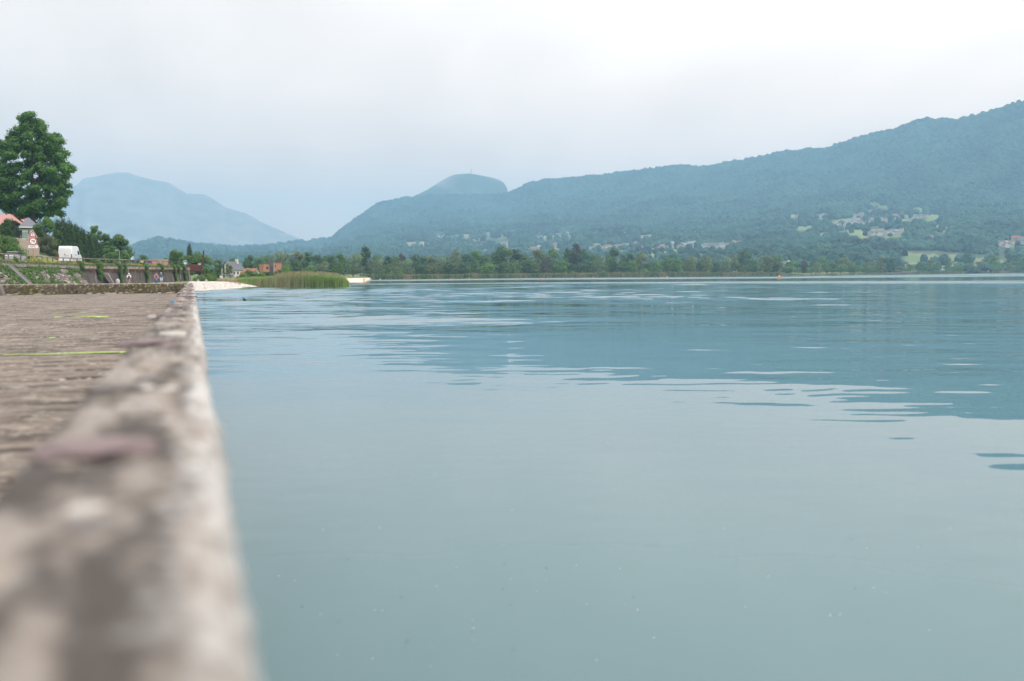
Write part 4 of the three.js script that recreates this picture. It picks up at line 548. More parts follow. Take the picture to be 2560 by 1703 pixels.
// clipped mounds by the beach
{
  const mound = (name, label, px, D, w, h, d) => { const R = rng(px), t = thing(name, label, 'hedge', pos(px, D, 1.0)), bl = []; for (let k = 0; k < 26; k++) { const u = (R() * 2 - 1), a = Math.sqrt(1 - u * u); bl.push({ p: [u * w * 0.43, 0.1 + h * 0.5 * a * R(), (R() - 0.5) * d * 0.6], r: [w * 0.1, h * 0.48 * (0.55 + 0.45 * a), d * 0.28], w: 1 }); } part('foliage', leaves(R, bl, 5200, 0.15, { tone: 0.4, shell: 0.7 }), leafMat(0.105, 0.175, 0.035), t); part('stem', trunkGeo(R, h * 0.8, 0.06, 0.1, 4, 0.4), bark, t); };
  mound('clipped_mound', 'low rounded clipped hedge beside the white beach, two rocks in front', 513, 197, 5.2, 1.5, 2.6); mound('grass_mound', 'grassy hedge mound behind the clipped hedge under the rusty hull', 527, 214, 3.6, 2.0, 2.4);
  [[498, 'larger'], [518, 'smaller']].forEach(([px, s], i) => { const g = new THREE.IcosahedronGeometry(1, 2), p = g.attributes.position; for (let k = 0; k < p.count; k++) { const q = 1 + 0.45 * nz(p.getX(k) * 1.2 + i * 3, p.getY(k) * 1.2, p.getZ(k) * 1.2); p.setXYZ(k, p.getX(k) * q * 0.27, p.getY(k) * q * 0.36, p.getZ(k) * q * 0.26); } g.computeVertexNormals(); single('grey_rock', g.translate(...pos(px, 192.5, 1.22).toArray()), mat(0.30, 0.30, 0.31), `${s} grey rock in front of the clipped hedge`, 'rock'); });
}
// ---------- reeds ----------
{
  const blade = (w, h, bend, n = 3) => { const P = [], I = []; for (let i = 0; i <= n; i++) { const t = i / n, ww = w * (1 - t * 0.85) / 2; P.push(-ww, h * t, bend * t * t, ww, h * t, bend * t * t); if (i) { const o = i * 2; I.push(o - 2, o - 1, o, o, o - 1, o + 1); } } const g = new THREE.BufferGeometry(); g.setAttribute('position', new THREE.Float32BufferAttribute(P, 3)); g.setIndex(I); g.computeVertexNormals(); return g; };
  const tuft = (k, w, sp) => { const R = rng(k), l = []; for (let i = 0; i < 7; i++) l.push(blade(w, 0.75 + 0.3 * R(), 0.1 + 0.14 * R()).rotateY(R() * 6.3).translate((R() - 0.5) * sp, 0, (R() - 0.5) * sp)); const g = mergeGeometries(l); return g; };
  const plume = () => mergeGeometries([blade(0.02, 0.92, 0.05), blade(0.02, 0.92, 0.05).rotateY(1.6), ...[0, 1, 2, 3].map((i) => blade(0.05, 0.17, 0.04, 2).rotateY(i * 1.57).translate(0, 0.84, 0.04))]);
  const rm = new THREE.MeshStandardMaterial({ color: 0xffffff, roughness: 0.9, side: THREE.DoubleSide }), R = rng(60);
  const field = (name, label, geo, list) => { const im = new THREE.InstancedMesh(geo, rm, list.length), q = new THREE.Quaternion(), c = new THREE.Color(); list.forEach(([x, y, z, w, h, col3], i) => { im.setMatrixAt(i, M4.compose(new THREE.Vector3(x, y, z), q.setFromAxisAngle(new THREE.Vector3(0, 1, 0), (i * 2.399) % 6.28), new THREE.Vector3(w, h, w))); im.setColorAt(i, c.setRGB(...col3)); }); im.name = name; im.userData.kind = 'stuff'; info(shade(im), label, 'reeds'); scene.add(im); };
  const topN = lin([[585, 694], [600, 690], [640, 686], [690, 684], [720, 682], [760, 680.5], [800, 682], [830, 684], [850, 687], [861, 692], [868, 700]]), green = [], dry = [];
  for (let i = 0; i < 12000; i++) { const px = lerp(604, 867, R()), dd = R(), D = lin([[586, 206], [640, 206], [690, 203], [760, 197], [868, 192]])(px) + dd * dd * 26, [x, z] = plan(px, D), y0 = Math.max(-0.1, Math.min(1.2, px < 690 ? terrainH(px, D) : 0)), h = (hgt(px, topN(px), D) - y0) * (0.72 + 0.3 * R()) * (px < 700 ? 0.85 : 1), t = 0.7 + 0.6 * R(); green.push([x, y0, z, 1.5 + R(), h * 0.95, [0.25 * t, 0.35 * t, 0.11 * t]]); }
  for (let i = 0; i < 2000; i++) { const px = lerp(635, 867, Math.pow(R(), 0.62)), D = 195 + 26 * R(), [x, z] = plan(px, D), h = (hgt(px, topN(px), D) + 0.1) * (0.88 + 0.24 * R()) * lerp(0.55, 1, sstep(640, 715, px)), t = 0.7 + 0.6 * R(); dry.push([x, -0.05, z, 1.5 + 1.1 * R(), h * (0.8 + 0.22 * R()), [0.34 * t, 0.285 * t, 0.165 * t]]); }
  field('reed_bed', 'green reeds standing in the water beyond the white beach', tuft(1, 0.05, 0.5), green); field('dry_reed_stalks', 'tan plumed reed stalks rising from the near reed bed', plume(), dry);
  const far = [], f2 = lin([[905, 684], [1000, 686], [1300, 683.5], [1700, 679.5], [1945, 680], [2000, 684], [2100, 681.5], [2300, 677], [2560, 675]]), off = lin([[905, 500], [932, 513], [1300, 607], [1960, 873], [2560, 1244]]);
  for (let i = 0; i < 22000; i++) { const px = lerp(908, 2570, R()); if (px > 1950 && px < 2280 && R() < 0.8) continue; const D = (px < 935 ? 510 : off(px)) + 2 + 12 * R(), [x, z] = plan(px, D), y0 = px < 935 ? 0 : terrainH(px, D), h = (hgt(px, f2(px), D) - y0) * (0.7 + 0.35 * R()) * (px > 1950 ? 0.75 : 1), n = fbm(px / 40, 3, 1, 3), t = 0.75 + 0.5 * R(), c = mix3([0.085, 0.14, 0.055], [0.26, 0.21, 0.11], clamp(0.32 + 1.4 * n + 0.4 * (R() - 0.5))); far.push([x, y0 - 0.1, z, 3.2 + 2 * R(), h, c.map((q) => q * t)]); }
  field('far_reed_belt', 'long belt of reeds along the far shore of the lake', tuft(2, 0.12, 0.55), far);
  // leafy shrubs and the dry plume grass at the left of the reed bed
  [[612, 214, 686, 30, 'green'], [632, 222, 676, 40, 'mid'], [655, 224, 684, 34, 'green'], [672, 232, 680, 34, 'dark'], [692, 226, 681, 32, 'mid']].forEach(([px, D, top, w, m], i) => bushAt('shore_willow', ['low willow shrub at the beach edge beside the dry grass', 'tallest willow shrub in front of the red roofed house', 'fresh green willow shrub above the driftwood', 'dark willow shrub behind the driftwood', 'willow shrub meeting the tan reeds'][i], px, D, 0.9, top, w, 'round', LM[m], 3000, 0.3, { narrow: 0.25, droop: -0.6 }));
  const pb = thing('plume_grass', 'tall orange tan dry plume grass at the edge of the beach', 'grass clump', pos(612, 238, 1.1)), gl = []; for (let k = 0; k < 20; k++) { const s = R(); gl.push({ p: [(s - 0.5) * 3.4, lerp(0.8, 2.9, s) * R() + 0.3, (R() - 0.5) * 1.2], r: [0.4, 0.7, 0.4], w: 1 }); } part('foliage', leaves(R, gl, 3200, 0.42, { narrow: 0.12, droop: -0.9 }), leafMat(0.40, 0.25, 0.10), pb);
  const lw = []; for (let i = 0; i < 900; i++) { const px = lerp(545, 605, R()), D = 198 + 40 * R(), [x, z] = plan(px, D); lw.push({ p: [x, terrainH(px, D) + 0.15, z], r: [0.3, 0.2, 0.3], w: 1 }); } const lg = new THREE.Mesh(leaves(R, lw, 6000, 0.22, { narrow: 0.2, droop: -0.6 }), LM.straw); lg.name = 'dry_lawn_grass'; lg.userData.kind = 'stuff'; info(shade(lg), 'dry straw coloured grass behind the white beach', 'grass'); scene.add(lg);
}

// ---------- houses ----------
const plaster = mat(0.62, 0.60, 0.56), redTile = mat(0.27, 0.105, 0.075), brownTile = mat(0.20, 0.115, 0.085), slate = mat(0.10, 0.105, 0.12, 0.7), pinkTile = mat(0.40, 0.21, 0.19), windowGlass = new THREE.MeshPhysicalMaterial({ color: col(0.04, 0.05, 0.06), roughness: 0.1 }), frameM = mat(0.6, 0.6, 0.58, 0.6);
function gable(w, h, rh, d) { const s = new THREE.Shape([new THREE.Vector2(-w / 2, 0), new THREE.Vector2(w / 2, 0), new THREE.Vector2(w / 2, h), new THREE.Vector2(0, h + rh), new THREE.Vector2(-w / 2, h)]); return new THREE.ExtrudeGeometry(s, { depth: d, bevelEnabled: false }).translate(0, 0, -d / 2); }
function roofGeo(w, h, rh, d, o = 0.4, th = 0.2) { const a = Math.atan2(rh, w / 2), L = Math.hypot(rh, w / 2) + o, l = []; for (const s of [-1, 1]) l.push(bx(L, th, d + 2 * o, 0, 0, 0, 0, 0, -s * a).translate(s * (Math.cos(a) * L / 2 - 0.02), h + rh - Math.sin(a) * L / 2 + th * 0.55, 0)); return merge(l); }
function house(name, label, p, turn, { w = 8, d = 10, h = 4.5, rh = 3, wall = plaster, roof = slate, wins = [], chimneys = [], group }) {
  const t = thing(name, label, 'house', p, turn, group); part('wall', gable(w, h + 1.5, rh, d).translate(0, -1.5, 0), wall, t); const r = part('roof', roofGeo(w, h, rh, d), roof, t);
  for (const [x, y, z] of chimneys) part('chimney', bx(0.7, 1.6, 0.7, x, y, z), plaster, r);
  for (const [face, a, y, ww, hh] of wins) { const g = face === 'f' ? bx(ww, hh, 0.08, a, y, d / 2 + 0.03) : bx(0.08, hh, ww, (face === 'r' ? 1 : -1) * (w / 2 + 0.03), y, a), q = part('window', g, windowGlass, t); part('sill', face === 'f' ? bx(ww + 0.2, 0.1, 0.16, a, y - hh / 2 - 0.06, d / 2 + 0.08) : bx(0.16, 0.1, ww + 0.2, (face === 'r' ? 1 : -1) * (w / 2 + 0.08), y - hh / 2 - 0.06, a), frameM, q); }
  return t;
}
house('garden_house', 'house with pale pink tiled roof half hidden under the large tree', pos(42, 224, 11.2), 1.3, { w: 8, d: 7, h: 2.6, rh: 2.4, roof: pinkTile, wins: [['r', 0, 1.6, 1, 1.2], ['r', 2.6, 1.6, 1, 1.2]], chimneys: [[0.6, 6.0, 1.5]] });
{
  const D = 189, k = D / FP, px = 80, gy = hgt(px, 593, D), t = thing('garden_pavilion', 'white garden pavilion with pyramid slate roof and glazed doors', 'pavilion', pos(px, D, gy), faceCam(pos(px, D)) + 0.12), w = 3.0, eave = hgt(px, 569, D) - gy, top = hgt(px, 544, D) - gy;
  part('roof', new THREE.ConeGeometry(w * 0.82, top - eave, 4).rotateY(Math.PI / 4).translate(0, (top + eave) / 2, 0), mat(0.135, 0.14, 0.165, 0.7), t);
  part('fascia', merge([bx(w * 1.17, 0.2, 0.1, 0, eave - 0.1, w * 0.575), bx(w * 1.17, 0.2, 0.1, 0, eave - 0.1, -w * 0.575), bx(0.1, 0.2, w * 1.06, w * 0.575, eave - 0.1, 0), bx(0.1, 0.2, w * 1.06, -w * 0.575, eave - 0.1, 0)]), mat(0.7, 0.7, 0.7, 0.6), t);
  part('wall', bx(w, eave + 0.4, w * 0.9, 0, eave / 2 - 0.3, -0.1), mat(0.62, 0.64, 0.62), t); part('frieze', bx(w * 1.02, 0.28, 0.06, 0, eave - 0.36, w * 0.45 - 0.04), mat(0.20, 0.17, 0.14), t); part('floor_slab', bx(w * 1.2, 0.25, w * 1.2, 0, -0.7, 0), mat(0.3, 0.3, 0.3), t);
  for (const x of [-0.46, -0.05, 0.4]) part('post', bx(0.16, eave - 0.3, 0.1, x * w, (eave - 0.3) / 2 - 0.3, w * 0.45 - 0.02), mat(0.10, 0.085, 0.07), t);
  for (const x of [-0.26, 0.17]) part('glass_door', bx(w * 0.3, eave - 0.7, 0.05, x * w, (eave - 0.7) / 2 - 0.3, w * 0.45 - 0.06), new THREE.MeshPhysicalMaterial({ color: col(0.30, 0.38, 0.36), roughness: 0.1 }), t);
}
{
  // beige driveway wall and slatted gate
  const D = 166, s = new THREE.Shape([[40, 640], [40, 596], [55, 597], [72, 601], [88, 606], [97, 611], [101, 620], [100, 640]].map(([px, py]) => new THREE.Vector2((px - 70) * D / FP, hgt(70, py, D) - 4.0))), p = pos(70, D, 4.0), t = thing('driveway_wall', 'curved beige rendered wall of the garden driveway', 'wall', p, faceCam(p));
  part('render', new THREE.ExtrudeGeometry(s, { depth: 0.5, bevelEnabled: true, bevelThickness: 0.05, bevelSize: 0.05 }), mat(0.42, 0.345, 0.285), t);
  const q = pos(71, 160, 4.36), g = thing('slatted_gate', 'dark slatted driveway gate with tall post beside the sign', 'gate', q, faceCam(q)), k = 160 / FP; part('gate_post', rbx(0.24, 19 * k, 0.24, 0.03, 6.5 * k, 19 * k / 2, 0), black, g); for (let i = 0; i < 4; i++) part('slat', bx(12 * k, 2.6 * k, 0.06, -1 * k, (2.2 + i * 3.9) * k, 0), black, g); part('gate_frame', merge([bx(0.06, 15 * k, 0.08, -6.8 * k, 7.5 * k, 0)]), black, g);
}
house('tiled_house', 'low house with brown tiled roof behind the creeper wall', pos(420, 305, 3.6), 1.25, { w: 7, d: 8, h: 1.6, rh: 2.2, roof: brownTile, wins: [['r', -2, 0.8, 1, 0.9], ['r', 1.5, 0.8, 1, 0.9]] });
house('white_gable_house', 'white gabled house with dark slate roof and dormer behind the beach', pos(584, 385, 2.0), -0.75, { w: 5.6, d: 7, h: 2.6, rh: 3.2, wall: mat(0.66, 0.64, 0.61), roof: slate, wins: [['r', -2, 1.5, 0.9, 1.0], ['r', 0.2, 1.5, 0.9, 1.0], ['r', 2.2, 1.5, 0.9, 1.0]], chimneys: [[0.5, 5.9, -2.2], [-0.4, 6.1, -2.9]] });
house('red_roof_house', 'white house with red brown tiled roof above the willow shrubs', pos(631, 365, 1.8), 0.9, { w: 4.2, d: 4.6, h: 1.8, rh: 1.3, roof: redTile, wins: [['f', 0, 1.2, 1.0, 0.8], ['l', 0.6, 1.1, 0.9, 0.8]] });
{
  const D = 400, px = 681, p = pos(px, D, 2), k = D / FP, t = thing('orange_building', 'modern orange brick building with flat roof and dark glazed tower', 'building', p, faceCam(p) + 0.35), br = mat(0.42, 0.20, 0.11), h = hgt(px, 656, D) - 2;
  part('wall', bx(3.2, h - 0.5, 5, -2.4, h / 2 - 0.3, 0), br, t); part('wing', bx(3.6, h - 0.1, 5, 1.6, h / 2, 0.2), br, t); const r = part('roof', bx(4.2, 0.25, 5.6, 1.7, h + 0.1, 0.2), slate, t); part('low_roof', bx(3.4, 0.2, 5.4, -2.6, h - 0.45, 0), slate, r);
  const tw = part('stair_tower', bx(1.1, h + 0.9, 1.1, -0.95, h / 2 + 0.2, 2.6), mat(0.07, 0.085, 0.095, 0.3), t); part('tower_window', bx(0.8, h * 0.5, 0.06, -0.95, h * 0.45, 3.17), windowGlass, tw);
  for (const [x, y, w, hh] of [[0.6, h * 0.72, 0.6, 0.9], [2.6, h * 0.3, 1.3, 1.4], [0.9, h * 0.3, 0.8, 1.0], [-2.6, h * 0.6, 0.8, 0.9], [-2.9, h * 0.25, 0.8, 0.9]]) part('window', bx(w, hh, 0.06, x, y, x > 0 ? 2.74 : 2.54), windowGlass, t);
  part('balcony', bx(2.2, 0.16, 0.9, 2.5, h * 0.5, 3.15), mat(0.3, 0.26, 0.24), t); part('pole', bar([0.15, 0, 3.3], [0.15, h, 3.3], 0.06), mat(0.6, 0.6, 0.6), t);
}
{
  // rusty steel lookout with leaning mast
  const D = 212, k = D / FP, p = pos(505, D, 1.0), t = thing('rusty_lookout', 'rusted steel barge-like lookout raised on a dark bracket with leaning mast', 'steel structure', p, faceCam(p)), rust = mat(0.115, 0.042, 0.03, 0.85), X = (px) => (px - 505) * k, Y = (py) => hgt(505, py, D) - 1.0;
  const hull = new THREE.Shape([[470, 663], [488, 662], [506, 664], [507, 676], [500, 679], [477, 678], [470, 672]].map(([a, b]) => new THREE.Vector2(X(a), Y(b)))); part('hull', new THREE.ExtrudeGeometry(hull, { depth: 1.6, bevelEnabled: true, bevelThickness: 0.08, bevelSize: 0.06 }).translate(0, 0, -0.8), rust, t);
  const tarp = new THREE.CylinderGeometry(0.62, 0.62, 1.25, 16, 1, false, 0, Math.PI).rotateZ(Math.PI / 2).rotateX(-Math.PI / 2); part('rolled_cover', tarp.scale(1, 0.85, 1).translate(X(491), Y(663), 0.1), mat(0.16, 0.10, 0.06), t); part('white_box', rbx(0.55, 0.5, 0.6, 0.05, X(502), Y(662), 0), mat(0.55, 0.56, 0.57), t);
  part('bracket', new THREE.ExtrudeGeometry(new THREE.Shape([[493, 679], [506, 679], [505, 689], [499, 688]].map(([a, b]) => new THREE.Vector2(X(a), Y(b)))), { depth: 0.8, bevelEnabled: false }).translate(0, 0, -0.4), black, t); part('footing', bx(1.0, 0.5, 1.0, X(502), Y(691.5) - 0.1, 0), mat(0.12, 0.11, 0.1), t);
  part('mast', bx(0.3, Y(627) - Y(690), 0.3, 0, 0, 0, 0, 0, -0.12).translate(X(509.5), (Y(627) + Y(690)) / 2, 0.95), rust, t);
  for (const a of [479, 488, 497]) part('rib', bx(0.09, 1.0, 0.06, X(a), Y(671), 0.9), rust, t);
}
{
  const p = pos(304, 250, 4.3), t = thing('street_lamp', 'slim grey street lamp before the trees of the left bank', 'street lamp', p, 0), h = hgt(305, 627, 250) - 4.3; part('pole', bar([0, -0.6, 0], [0, h, 0], 0.09, 0.06), mat(0.35, 0.37, 0.38, 0.5), t); part('arm', bar([0, h, 0], [-0.5, h + 0.1, 0], 0.05), mat(0.35, 0.37, 0.38, 0.5), t); part('lantern', rbx(0.6, 0.16, 0.3, 0.05, -0.75, h + 0.08, 0), mat(0.55, 0.57, 0.58, 0.4), t);
  const es = (px, D, w, h, label) => { const g = new THREE.ConeGeometry(1, 1, 14, 6), q = g.attributes.position; for (let i = 0; i < q.count; i++) { const f = 1 + 0.5 * nz(q.getX(i) * 2 + px, q.getY(i) * 2, q.getZ(i) * 2); q.setXYZ(i, q.getX(i) * f * w, q.getY(i) * h + h / 2, q.getZ(i) * f * w); } g.computeVertexNormals(); single('earth_scar', g.translate(...pos(px, D, 3.2).toArray()), mat(0.24, 0.165, 0.12), label, 'bare earth'); };
  es(264, 252, 1.3, 4.6, 'bare brown earth bluff under the low green tree'); es(292, 254, 1.0, 3.6, 'smaller bare earth bluff near the street lamp');
  // railing and car behind the beach lawn
  const r = thing('lawn_railing', 'thin grey metal railing behind the beach lawn', 'railing', [0, 0, 0]), a = pos(528, 255, 1.3), b = pos(590, 258, 1.3); for (let i = 0; i <= 8; i++) { const q = a.clone().lerp(b, i / 8); part('post', bar([q.x, 1.2, q.z], [q.x, 2.6, q.z], 0.04), mat(0.4, 0.42, 0.45, 0.5), r); if (i < 8) { const s = a.clone().lerp(b, (i + 1) / 8); for (const y of [2.6, 2.0]) part('rail', bar([q.x, y, q.z], [s.x, y, s.z], 0.035), mat(0.4, 0.42, 0.45, 0.5), r); } }
  carAt('white_car', 'white car parked behind the lawn railing', pos(559, 285, 1.3), 1.6, [0.7, 0.7, 0.7]);
  const bq = pos(585, 225, 1.0), bs = thing('beach_notice', 'small notice board on a thin post beside the beach', 'notice board', bq, faceCam(bq)); part('post', bar([0, 0, 0], [0, 1.7, 0], 0.04), mat(0.4, 0.4, 0.4), bs); part('board', rbx(0.45, 0.36, 0.04, 0.01, 0, 1.75, 0.05), mat(0.45, 0.33, 0.28), bs);
}
// far shore buildings
function block(label, px, D, w, top, bot, d, wall, wins, roof, name = 'shore_building') {
  const y = terrainH(px, D), p = pos(px, D, y), t = thing(name, label, 'building', p, faceCam(p)), k = D / FP, W = w * k, h = hgt(px, top, D) - y; part('wall', bx(W, h + 1, d, 0, h / 2 - 0.5, 0), wall, t); part('roof', bx(W + 0.6, 0.5, d + 0.6, 0, h + 0.25, 0), roof ?? slate, t); const n = wins[0], rows = wins[1]; for (let r = 0; r < rows; r++) for (let i = 0; i < n; i++) part('window', bx(W / n * 0.6, h / rows * 0.45, 0.1, W * ((i + 0.5) / n - 0.5), h * (r + 0.55) / rows, d / 2 + 0.04), windowGlass, t); return t;
}
const whiteW = mat(0.68, 0.69, 0.70), greyW = mat(0.38, 0.40, 0.42), blueR = mat(0.14, 0.24, 0.36);
block('white and blue grey building left of the slender column tree', 2219, 1330, 22, 659, 674, 12, greyW, [5, 2]); block('white block with dark windows right of the slender column tree', 2250, 1335, 34, 661, 672, 12, whiteW, [7, 2]); block('small dark red roofed hall behind the white block', 2262, 1350, 14, 657, 668, 10, mat(0.4, 0.1, 0.08), [3, 1], redTile);
block('long pale grey warehouse among the far shore trees', 2310, 1345, 50, 662, 674, 14, greyW, [8, 1]); block('low building with blue roof among the far shore trees', 2350, 1340, 32, 665, 673, 14, whiteW, [6, 1], blueR); block('low white shed right of the blue roofed building', 2390, 1340, 32, 665, 672, 12, whiteW, [4, 1], whiteW);
{
  const D = 945, p = pos(1962, D, terrainH(1962, D)), k = D / FP, t = thing('white_canopy', 'white upswept canopy roof beyond the end of the tree belt', 'canopy', p, faceCam(p)), Y = (py) => hgt(1962, py, D) - p.y; part('canopy_roof', new THREE.ExtrudeGeometry(new THREE.Shape([[-30, 658], [12, 651], [12, 653], [3, 659], [-2, 663], [-30, 662]].map(([a, b]) => new THREE.Vector2(a * k, Y(b)))), { depth: 8, bevelEnabled: false }).translate(0, 0, -4), mat(0.7, 0.71, 0.72), t); part('support', bx(2, Y(661), 5, -3 * k, Y(661) / 2 - 0.3, 0), mat(0.6, 0.6, 0.6), t);
}
// villages on the slopes
{
  const R = rng(71), walls = [mat(0.50, 0.485, 0.455), mat(0.44, 0.39, 0.335), mat(0.55, 0.54, 0.52)], roofs = [[slate, 'grey'], [redTile, 'red brown'], [brownTile, 'brown'], [mat(0.24, 0.24, 0.25), 'pale grey']], wg = gable(7.5, 5, 2.8, 10), rg = roofGeo(7.5, 5, 2.8, 10, 0.6, 0.35);
  const put = (n, f, where, size) => { for (let i = 0; i < n; i++) { const [px, py] = f(), D = onTerrain(px, py); if (!D) continue; const y = terrainH(px, D), [roof, word] = roofs[Math.floor(R() * 4)], w = Math.floor(R() * 3), t = thing('village_house', `${['white', 'cream', 'bright white'][w]} house with ${word} roof ${where}`, 'house', pos(px, D, y + 0.2), R() * 3.1, `${['white', 'cream', 'bright white'][w]} houses with ${word} roofs ${where}`), s = size * (0.8 + 0.5 * R()); t.scale.set(s, s * 0.95, s); part('wall', wg, walls[w], t); part('roof', rg, roof, t); } };
  const line = (x0, y0, x1, y1, sp) => () => { const t = R(); return [lerp(x0, x1, t) + (R() - 0.5) * 4, lerp(y0, y1, t) + (R() + R() - 1) * sp]; };
  put(34, line(2130, 562, 2270, 545, 7), 'in the village on the mountain slope', 1.1); put(18, line(2085, 572, 2150, 560, 6), 'in the village on the mountain slope', 1.05); put(22, line(2150, 594, 2290, 583, 4), 'in the village on the mountain slope', 1.05); put(12, line(2130, 545, 2180, 534, 5), 'in the village on the mountain slope', 1.05); put(8, line(2270, 556, 2325, 542, 5), 'in the village on the mountain slope', 1.05); put(5, line(1985, 545, 2110, 545, 4), 'in the village on the mountain slope', 1.1);
  put(24, line(1440, 632, 1600, 618, 5), 'in the town at the foot of the ridge', 1.1); put(26, line(1600, 628, 1760, 618, 6), 'in the town at the foot of the ridge', 1.25); put(12, line(1740, 625, 1850, 615, 4), 'in the town at the foot of the ridge', 1.2); put(12, line(1330, 600, 1420, 590, 5), 'in the hamlets on the lower slopes', 1.15); put(12, line(1330, 630, 1420, 615, 5), 'in the hamlets on the lower slopes', 1.1); put(16, line(1090, 600, 1290, 588, 7), 'in the hamlets on the lower slopes', 1.2); put(14, line(1170, 626, 1330, 612, 5), 'in the hamlets on the lower slopes', 1.1); put(7, line(870, 606, 920, 602, 3), 'in the hamlets on the lower slopes', 1.2); put(4, line(1540, 600, 1600, 585, 8), 'in the hamlets on the lower slopes', 1.15);
  put(16, line(2486, 618, 2568, 606, 8), 'on the knoll above the shore fields', 1.15); put(4, line(2325, 608, 2345, 604, 2), 'on the knoll above the shore fields', 1.2); put(4, line(2450, 602, 2470, 598, 2), 'on the knoll above the shore fields', 1.2); put(3, line(1910, 596, 1925, 594, 2), 'on the knoll above the shore fields', 1.5);
  [[1634, 626, 26, 8, 'big town hall with brown roof at the foot of the ridge', brownTile], [1660, 631, 14, 5, 'white villa in the town at the foot of the ridge', slate], [1624, 645, 26, 6, 'large white flat hall in front of the town', whiteW], [1690, 643, 40, 5, 'long pale greenhouse roof in front of the town', greyW], [1802, 621, 20, 6, 'white gabled hall in the town at the foot of the ridge', greyW], [1757, 622, 9, 8, 'tall white block standing in the town', slate], [1700, 616, 44, 5, 'long grey roofed buildings of the town', greyW]].forEach(([px, py, w, h, label, roof]) => { const D = onTerrain(px, py + h / 2, 900) ?? 1500; block(label, px, D, w, py - h / 2, py + h / 2, 14, whiteW, [Math.max(3, Math.round(w / 5)), 1], roof, 'town_building'); });
  const px = 1840, D = onTerrain(px, 622) ?? 1600, p = pos(px, D, terrainH(px, D)), t = thing('church', 'small church with square pale tower in the town', 'church', p, 0.4), k = D / FP; part('nave', gable(8, 6, 4, 16), walls[1], t); part('roof', roofGeo(8, 6, 4, 16, 0.5, 0.3), slate, t); const tw = part('tower', bx(4.5, 15 * k + 3, 4.5, 3, (15 * k + 3) / 2, -8), walls[0], t); part('tower_roof', new THREE.ConeGeometry(3.6, 2.6, 4).rotateY(Math.PI / 4).translate(3, 15 * k + 4.3, -8), brownTile, tw);
}
// ---------- things on the water ----------
function buoy(px, py, r, c, label, group) { const D = EYE * FP / (py - yh(px)), t = thing('buoy', label, 'buoy', pos(px, D, 0), 0, group), m = mat(...c, 0.45); part('float', new THREE.SphereGeometry(r, 16, 12).scale(1, 0.9, 1).translate(0, r * 0.5, 0), m, t); part('eye', new THREE.TorusGeometry(r * 0.22, r * 0.07, 8, 14).translate(0, r * 1.5, 0), mat(0.3, 0.3, 0.3, 0.4), t); part('collar', new THREE.CylinderGeometry(r * 0.35, r * 0.45, r * 0.18, 14).translate(0, r * 1.33, 0), m, t); }
buoy(1355, 697.2, 0.42, [0.72, 0.24, 0.03], 'orange buoy before the middle of the far reed belt', 'a'); buoy(1668, 695, 0.5, [0.75, 0.33, 0.06], 'orange buoy before the right part of the tree belt'); buoy(1948, 694.5, 0.62, [0.75, 0.27, 0.03], 'largest orange buoy, off the right end of the tree belt');
for (const [px, c, l] of [[952, [0.7, 0.7, 0.7], 'small white buoy close to the sand spit'], [1014, [0.6, 0.08, 0.04], 'small red buoy before the left end of the far reeds'], [1051, [0.04, 0.3, 0.14], 'small dark green buoy before the left end of the far reeds'], [1128, [0.6, 0.1, 0.05], 'small red buoy right of the green one before the far reeds'], [1174, [0.3, 0.45, 0.1], 'small yellow green buoy before the far reeds']]) buoy(px, yh(px) + 9.6, 0.36, c, l);
scene.children.filter((o) => o.userData.group === 'a').forEach((o) => delete o.userData.group);
{
  const D = 372, p = pos(912, D, 0), t = thing('marker_buoy', 'orange and white upright marker standing at the tip of the sand spit', 'marker', p); part('float', new THREE.CylinderGeometry(0.32, 0.3, 0.9, 14).translate(-0.1, 0.4, 0), mat(0.72, 0.26, 0.05, 0.5), t); part('pillar', new THREE.CylinderGeometry(0.12, 0.22, 0.9, 12).translate(0.05, 1.1, 0), mat(0.66, 0.52, 0.46, 0.6), t);
  const j = thing('low_jetty', 'low dark grey jetty behind the sand spit', 'jetty', pos(884, 420, 0), faceCam(pos(884, 420))), k = 420 / FP; part('deck', bx(44 * k, 0.5, 2, 0, 0.95, 0), mat(0.16, 0.155, 0.165), j); for (let i = 0; i < 6; i++) part('pile', bar([(-20 + i * 8) * k, -0.5, 0.6], [(-20 + i * 8) * k, 1.0, 0.6], 0.12), mat(0.1, 0.095, 0.09), j); for (let i = 0; i < 4; i++) part('railing_post', bar([(-20 + i * 13) * k, 1.1, 0.9], [(-20 + i * 13) * k, 2.1, 0.9], 0.05), mat(0.3, 0.3, 0.3), j);
  const bw = thing('stone_breakwater', 'dark stone breakwater along the far shore below the white buildings', 'breakwater', [0, 0, 0]), R = rng(9), g = new THREE.IcosahedronGeometry(1, 1); for (let i = 0; i < 50; i++) { const px = 2215 + i * 1.45, DD = shoreD(px) - 6 + 4 * R(), o = part('boulder', g, mat(0.09, 0.085, 0.085), bw), q = pos(px, DD, 0.2 + 0.5 * R()); o.position.copy(q); o.scale.set(0.9 + R(), 0.6 + 0.5 * R(), 0.9); }
  const sp = pos(2470, 1190, 0), st = thing('shore_marker', 'white and red marker sign standing in the water off the far shore', 'marker', sp, faceCam(sp)); part('post', bar([0, -0.5, 0], [0, 3.2, 0], 0.12), mat(0.6, 0.6, 0.6), st); part('board', bx(2.0, 1.6, 0.1, 0, 3.0, 0.1), mat(0.75, 0.72, 0.7), st); part('stripe', bx(2.02, 0.45, 0.1, 0, 3.0, 0.12), mat(0.6, 0.1, 0.08), st);
}
